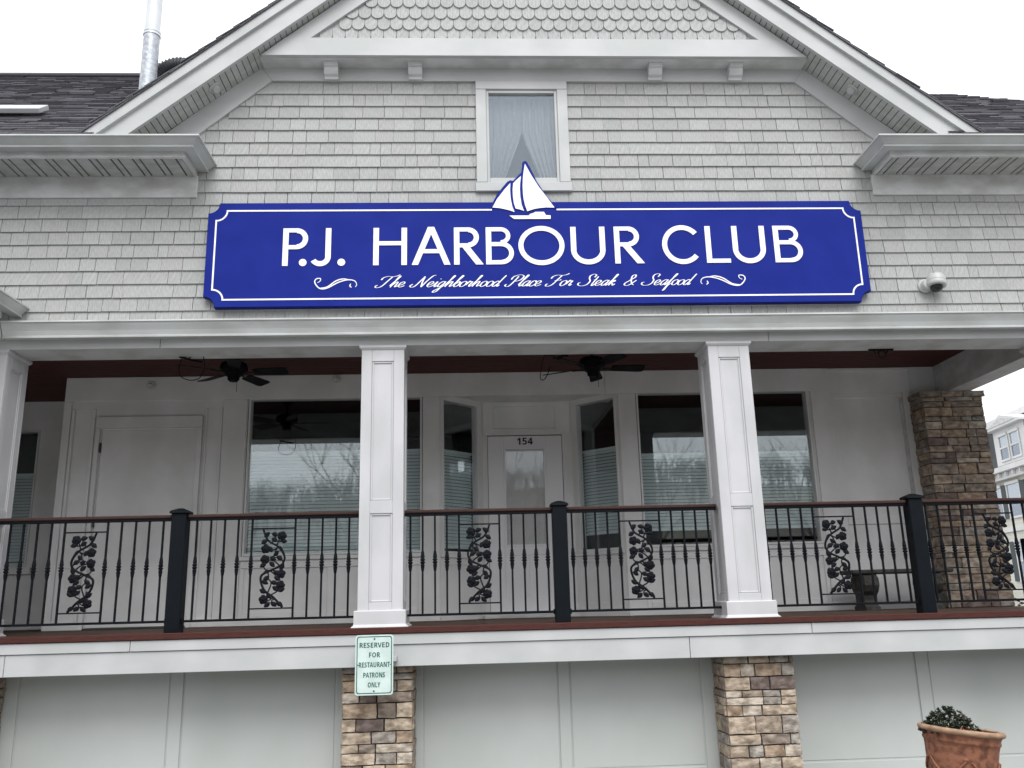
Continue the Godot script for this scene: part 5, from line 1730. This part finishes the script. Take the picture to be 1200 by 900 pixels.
func build_bench() -> void:
	var z0 := -2.06
	var z1 := -1.72
	var b := thing("garden_bench", "dark stone bench with scrolled legs on the porch by the stone column", "bench", Vector3(3.90, DECK, -1.89))
	wbox(b, "seat", Vector3(3.35, 0.385, z0), Vector3(4.45, 0.43, z1), M.bench_stone, 0.012)
	for x in [3.47, 4.16]:
		var m := MB.new()
		var pr := PackedVector2Array()
		for q in [[-0.15, 0.0], [0.15, 0.0], [0.15, 0.035], [0.115, 0.05], [0.09, 0.10], [0.10, 0.16], [0.15, 0.20], [0.185, 0.26], [0.175, 0.33], [0.13, 0.374], [-0.13, 0.374], [-0.175, 0.33], [-0.185, 0.26], [-0.15, 0.20], [-0.10, 0.16], [-0.09, 0.10], [-0.115, 0.05], [-0.15, 0.035]]:
			pr.append(Vector2(q[0], q[1] + DECK))
		m.prism(pr, Vector3(x, 0, (z0 + z1) * 0.5), Vector3(0, 0, 1), Vector3.UP, Vector3(0.15, 0, 0))
		var leg := wpart(b, "leg", m, M.bench_stone)
		for s in [-1.0, 1.0]:
			var v := MB.new()
			v.xf = Transform3D(Basis(Vector3(0, 0, 1), -PI / 2), Vector3(x - 0.012, 0.285, (z0 + z1) * 0.5 + s * 0.105))
			v.lathe([Vector2(0.0, 0.0), Vector2(0.05, 0.0), Vector2(0.075, 0.012), Vector2(0.075, 0.162), Vector2(0.05, 0.174), Vector2(0.0, 0.174)], Vector3.ZERO, 16)
			wpart(leg, "scroll", v, M.bench_stone)

func build_pot() -> void:
	var at := Vector3(1.875, 0, 2.7)
	var p := thing("plinth", "pale concrete plinth under the terracotta flower pot", "plinth", Vector3(at.x, GROUND, at.z))
	var m := MB.new()
	m.box(Vector3(-0.22, 0.0, -0.22), Vector3(0.22, 0.44, 0.22), 0.012)
	part(p, "block", m.commit(), M.concrete)
	var t := thing("flower_pot", "weathered terracotta flower pot with a rolled rim, tilted to one side", "flower pot", Vector3(at.x, GROUND + 0.445, at.z))
	t.scale = Vector3.ONE * 0.9
	t.rotation.z = -0.125
	t.rotation.x = -0.02
	m = MB.new()
	m.lathe([Vector2(0.0, 0.0), Vector2(0.125, 0.0), Vector2(0.14, 0.012), Vector2(0.152, 0.08), Vector2(0.172, 0.22), Vector2(0.185, 0.30), Vector2(0.192, 0.36), Vector2(0.196, 0.40), Vector2(0.201, 0.425), Vector2(0.207, 0.43), Vector2(0.209, 0.44), Vector2(0.206, 0.449), Vector2(0.208, 0.46), Vector2(0.216, 0.475)], Vector3.ZERO, 48, true)
	m.lathe([Vector2(0.205, 0.50), Vector2(0.192, 0.46), Vector2(0.184, 0.38), Vector2(0.175, 0.30)], Vector3.ZERO, 48, true)
	part(t, "pot", m.commit(), M.terracotta)
	m = MB.new()
	var pr := []
	for i in 11:
		var a := lerpf(-1.9, 2.6, i / 10.0)
		pr.append(Vector2(0.217 + cos(a) * 0.017, 0.491 + sin(a) * 0.016))
	m.lathe(pr, Vector3.ZERO, 48, true)
	part(t, "rim", m.commit(), M.terracotta_pale)
	# raised swag and worn pale patches round the belly
	for k in 5:
		var a0 := 0.7 + TAU * k / 5.0
		var pts := []
		for i in 9:
			var a := a0 + 1.1 * i / 8.0
			var y := 0.335 - 0.075 * sin(PI * i / 8.0)
			var r := 0.152 + (y - 0.08) * 0.147 + 0.006
			pts.append(Vector3(cos(a) * r, y, sin(a) * r))
		m = MB.new()
		m.tube(curve_pts(pts, 3), 0.007, 0.007, 7)
		part(t, "swag", m.commit(), M.terracotta)
		m = MB.new()
		m.xf = Transform3D(Basis(Vector3.UP, -a0 + PI / 2) * Basis(Vector3.RIGHT, PI / 2), Vector3(cos(a0) * 0.188, 0.345, sin(a0) * 0.188))
		m.lathe([Vector2(0.02, -0.006), Vector2(0.018, 0.002), Vector2(0.009, 0.004), Vector2(0.0, 0.008)], Vector3.ZERO, 12, true)
		part(t, "rosette", m.commit(), M.terracotta)
	m = MB.new()
	for i in 24:
		var a := TAU * i / 24.0
		var b := TAU * (i + 1) / 24.0
		m.tri(Vector3(0, 0.435, 0), Vector3(cos(a) * 0.186, 0.42, sin(a) * 0.186), Vector3(cos(b) * 0.186, 0.42, sin(b) * 0.186), Vector3.UP)
	part(t, "soil", m.commit(), M.soil)
	var g := thing("potted_plant", "low dark green bushy plant growing in the terracotta pot", "plant", Vector3(at.x - 0.005, GROUND + 0.835, at.z - 0.01))
	m = MB.new()
	for i in 40:
		var a := rng.randf() * TAU
		var r := rng.randf_range(0.02, 0.13)
		var h := 0.13 - r * 0.45
		m.tube(PackedVector3Array([Vector3(cos(a) * r * 0.5, 0, sin(a) * r * 0.5), Vector3(cos(a) * r, h, sin(a) * r)]), 0.004, 0.002, 5)
	part(g, "stems", m.commit(), M.leaf)
	m = MB.new()
	for i in 340:
		var a := rng.randf() * TAU
		var r := 0.15 * sqrt(rng.randf())
		var h := 0.035 + 0.115 * (1.0 - pow(r / 0.155, 2.0)) * rng.randf_range(0.55, 1.12)
		# a tight rosette of pointed leaves
		var c := Vector3(cos(a) * r, h, sin(a) * r * 0.9)
		var tn := rng.randf_range(0.45, 1.7)
		var wine := rng.randf() < 0.13
		for k in 7:
			var b := TAU * k / 7.0 + a
			m.col = Color(tn * (1.7 if wine else 1.0), tn * (0.45 if wine else 1.0), tn * (0.8 if wine else 1.0))
			m.xf = Transform3D(Basis(Vector3.UP, b) * Basis(Vector3(0, 0, 1), rng.randf_range(0.1, 0.9)), c)
			var s := rng.randf_range(0.010, 0.018)
			m.tri(Vector3.ZERO, Vector3(s * 0.6, 0.002, s * 0.38), Vector3(s * 0.6, 0.002, -s * 0.38), Vector3.UP)
			m.tri(Vector3(s * 1.3, 0.004, 0), Vector3(s * 0.6, 0.002, s * 0.38), Vector3(s * 0.6, 0.002, -s * 0.38), Vector3.UP)
	part(g, "leaves", m.commit(), M.leaf, Vector3.ZERO, true)

# ---------------------------------------------------------------- the house across the side street
func build_neighbour() -> void:
	var g := GROUND
	var H := thing("mansard_house", "white old house with a dark mansard roof and dormers, far right", "house", Vector3(25.7, GROUND, -37.5), "", deg_to_rad(-98.2))
	var L := func(called: String, s0: float, s1: float, y0: float, y1: float, n0: float, n1: float, m: Material, par: Node3D = H, bev := 0.01) -> MeshInstance3D:
		var mb := MB.new()
		mb.box(Vector3(s0, y0 - g, n0), Vector3(s1, y1 - g, n1), bev)
		return part(par, called, mb.commit(), m)
	var wall: MeshInstance3D = L.call("wall", -6.0, 13.0, g, 5.4, -8.0, 0.0, M.house_wall)
	for i in 34:
		L.call("clapboard", -6.0, 13.0, g + 0.6 + i * 0.16, g + 0.76 + i * 0.16, 0.001, 0.02 + 0.001 * (i % 2), M.house_wall, wall, 0.012)
	L.call("cornice", -6.4, 13.4, 5.62, 5.86, -8.4, 0.55, M.house_white)
	L.call("cornice", -6.2, 13.2, 5.30, 5.61, -8.2, 0.30, M.house_white)
	for i in 26:
		L.call("cornice_bracket", -6.0 + i * 0.74, -5.9 + i * 0.74, 5.42, 5.61, 0.305, 0.45, M.house_white)
	# mansard slope
	var mb := MB.new()
	mb.prism(PackedVector2Array([Vector2(0.2, 5.87 - g), Vector2(-0.35, 6.6 - g), Vector2(-0.9, 8.3 - g), Vector2(-8.0, 8.3 - g), Vector2(-8.0, 5.87 - g)]), Vector3(-6.1, 0, 0), Vector3(0, 0, 1), Vector3.UP, Vector3(19.2, 0, 0))
	var roof := part(H, "mansard_roof", mb.commit(), M.slate)
	L.call("roof_cornice", -6.3, 13.3, 8.31, 8.62, -8.2, -0.6, M.house_white)
	L.call("chimney", 8.0, 9.0, 8.63, 9.6, -5.0, -4.0, M.stone3)
	for s in [[-2.6, 0.4], [3.75, 6.95], [9.2, 12.2]]:
		var a: float = s[0]
		var b: float = s[1]
		var d: MeshInstance3D = L.call("dormer", a, b, 6.0, 7.75, -1.5, 0.1, M.house_white)
		var pd := MB.new()
		pd.prism(PackedVector2Array([Vector2(a - 0.3, 7.72 - g), Vector2(b + 0.3, 7.72 - g), Vector2(b + 0.3, 7.82 - g), Vector2((a + b) * 0.5, 8.30 - g), Vector2(a - 0.3, 7.82 - g)]), Vector3(0, 0, -1.5), Vector3.RIGHT, Vector3.UP, Vector3(0, 0, 1.9))
		part(d, "pediment", pd.commit(), M.house_white)
		var ps := MB.new()
		ps.prism(PackedVector2Array([Vector2(a + 0.1, 7.84 - g), Vector2(b - 0.1, 7.84 - g), Vector2((a + b) * 0.5, 8.16 - g)]), Vector3(0, 0, 0.401), Vector3.RIGHT, Vector3.UP, Vector3(0, 0, 0.03))
		part(d, "tympanum", ps.commit(), M.trim_dull)
		var mid := (a + b) * 0.5
		for w in [[mid - 0.95, mid - 0.15], [mid + 0.2, mid + 1.0]]:
			house_window(d, w[0], w[1], 6.25, 7.35, 0.11, false)
	# bays with tall windows between shutters
	for s0 in [-4.6, 0.9, 4.1, 8.6]:
		house_window(H, s0 + 0.15, s0 + 1.35, 3.55, 5.05, 0.045, true)
		house_window(H, s0 + 0.15, s0 + 1.35, 0.6, 2.35, 0.045, true)
	house_window(H, 2.95, 3.55, 3.6, 5.0, 0.045, false)
	L.call("belt_course", -6.05, 13.05, 2.85, 3.05, 0.03, 0.12, M.house_white)
	L.call("foundation", -6.1, 13.1, g, g + 0.6, -8.0, 0.06, M.stone5)

func house_window(par: Node3D, s0: float, s1: float, y0: float, y1: float, n: float, shutters: bool) -> void:
	var g := GROUND
	var mk := func(p: Node3D, called: String, a0: float, a1: float, b0: float, b1: float, n0: float, n1: float, m: Material) -> MeshInstance3D:
		var mb := MB.new()
		mb.box(Vector3(a0, b0 - g, n0), Vector3(a1, b1 - g, n1), 0.006)
		return part(p, called, mb.commit(), m)
	var w: MeshInstance3D = mk.call(par, "window", s0 - 0.1, s1 + 0.1, y1, y1 + 0.14, n, n + 0.08, M.house_white)
	var sub: Node3D = w if par is Node3D and not par is MeshInstance3D else par
	for a in [[s0 - 0.1, s0, y0, y1], [s1, s1 + 0.1, y0, y1], [s0 - 0.12, s1 + 0.12, y0 - 0.1, y0], [s0, s1, (y0 + y1) * 0.5 - 0.04, (y0 + y1) * 0.5 + 0.04]]:
		mk.call(sub, "window_frame", a[0], a[1], a[2], a[3], n, n + 0.05, M.house_white)
	mk.call(sub, "window_backing", s0, s1, y0, y1, n - 0.04, n + 0.002, M.dark_room)
	mk.call(sub, "window_pane", s0, s1, y0, y1, n + 0.010, n + 0.014, M.house_glass)
	mk.call(sub, "window_shade", s0 + 0.02, s1 - 0.02, (y0 + y1) * 0.5 + 0.05, y1 - 0.01, n + 0.003, n + 0.006, M.lace)
	if shutters:
		for a in [[s0 - 0.62, s0 - 0.12], [s1 + 0.12, s1 + 0.62]]:
			mk.call(sub, "shutter", a[0], a[1], y0 - 0.05, y1 + 0.05, n, n + 0.05, M.shutter)

# ---------------------------------------------------------------- bare trees across the road, which the windows mirror
func limb(mb: MB, p: Vector3, d: Vector3, l: float, r: float, depth: int) -> void:
	var pts := [p]
	var q := p
	var dir := d
	for i in 3:
		dir = (dir + Vector3(rng.randf_range(-0.22, 0.22), rng.randf_range(-0.05, 0.18), rng.randf_range(-0.22, 0.22))).normalized()
		q += dir * l / 3.0
		pts.append(q)
	mb.tube(PackedVector3Array(pts), r, r * 0.62, 5 if depth < 3 else 3, false)
	if depth >= 5:
		return
	var n := 3 if depth < 4 else 2
	for i in n:
		var t := rng.randf_range(0.45, 1.0) if i > 0 else 1.0
		var at: Vector3 = pts[3] if t > 0.85 else (pts[2] if t > 0.6 else pts[1])
		var nd := (dir + Vector3(rng.randf_range(-1, 1), rng.randf_range(-0.25, 0.7), rng.randf_range(-1, 1)) * 0.75).normalized()
		limb(mb, at, nd, l * rng.randf_range(0.62, 0.85), r * 0.56, depth + 1)

func build_far_side() -> void:
	var n := 0
	for q in [[-17.0, 27.0, 1.05], [-6.0, 33.0, 1.15], [1.5, 30.0, 0.9], [9.0, 36.0, 1.1], [17.0, 31.0, 1.0], [26.0, 38.0, 1.15]]:
		var t := thing("bare_tree", "leafless tree across the car park, mirrored in the porch windows", "tree", Vector3(q[0], GROUND, q[1]), "leafless trees across the car park")
		var tr := MB.new()
		var s: float = q[2]
		tr.tube(PackedVector3Array([Vector3.ZERO, Vector3(0.05, 1.3, 0) * s, Vector3(0, 2.6, 0.05) * s]), 0.24 * s, 0.17 * s, 9)
		part(t, "trunk", tr.commit(), M.bark)
		var cr := MB.new()
		for i in 4:
			var a := TAU * i / 4.0 + rng.randf()
			limb(cr, Vector3(0, 2.55 * s, 0.05), Vector3(cos(a) * 0.6, 1.0, sin(a) * 0.6).normalized(), 2.6 * s, 0.11 * s, 1)
		part(t, "crown", cr.commit(), M.bark)
		n += 1
	# the wood on the hill, one mass
	var tm := MB.new()
	tm.tube(PackedVector3Array([Vector3.ZERO, Vector3(0, 3, 0), Vector3(0.1, 5, 0)]), 0.16, 0.08, 5)
	for i in 5:
		var a := TAU * i / 5.0
		limb(tm, Vector3(0, 2.0 + 0.5 * i, 0), Vector3(cos(a), 0.9, sin(a)).normalized(), 1.9, 0.06, 3)
	var mm := MultiMesh.new()
	mm.transform_format = MultiMesh.TRANSFORM_3D
	mm.mesh = tm.commit()
	mm.instance_count = 900
	for i in 900:
		var x := rng.randf_range(-110, 110)
		var t := pow(rng.randf(), 0.8)
		var z := 56.0 + 90.0 * t
		var y := hill_y(x, z) - 0.2
		mm.set_instance_transform(i, Transform3D(Basis(Vector3.UP, rng.randf() * TAU).scaled(Vector3.ONE * rng.randf_range(0.55, 0.85)), Vector3(x, y, z)))
	var o := MultiMeshInstance3D.new()
	o.name = "hillside_wood"
	o.multimesh = mm
	o.material_override = M.bark
	add_child(o)
	o.set_meta("kind", "stuff")
	o.set_meta("label", "leafless wood on the far hillside, seen only in the windows")
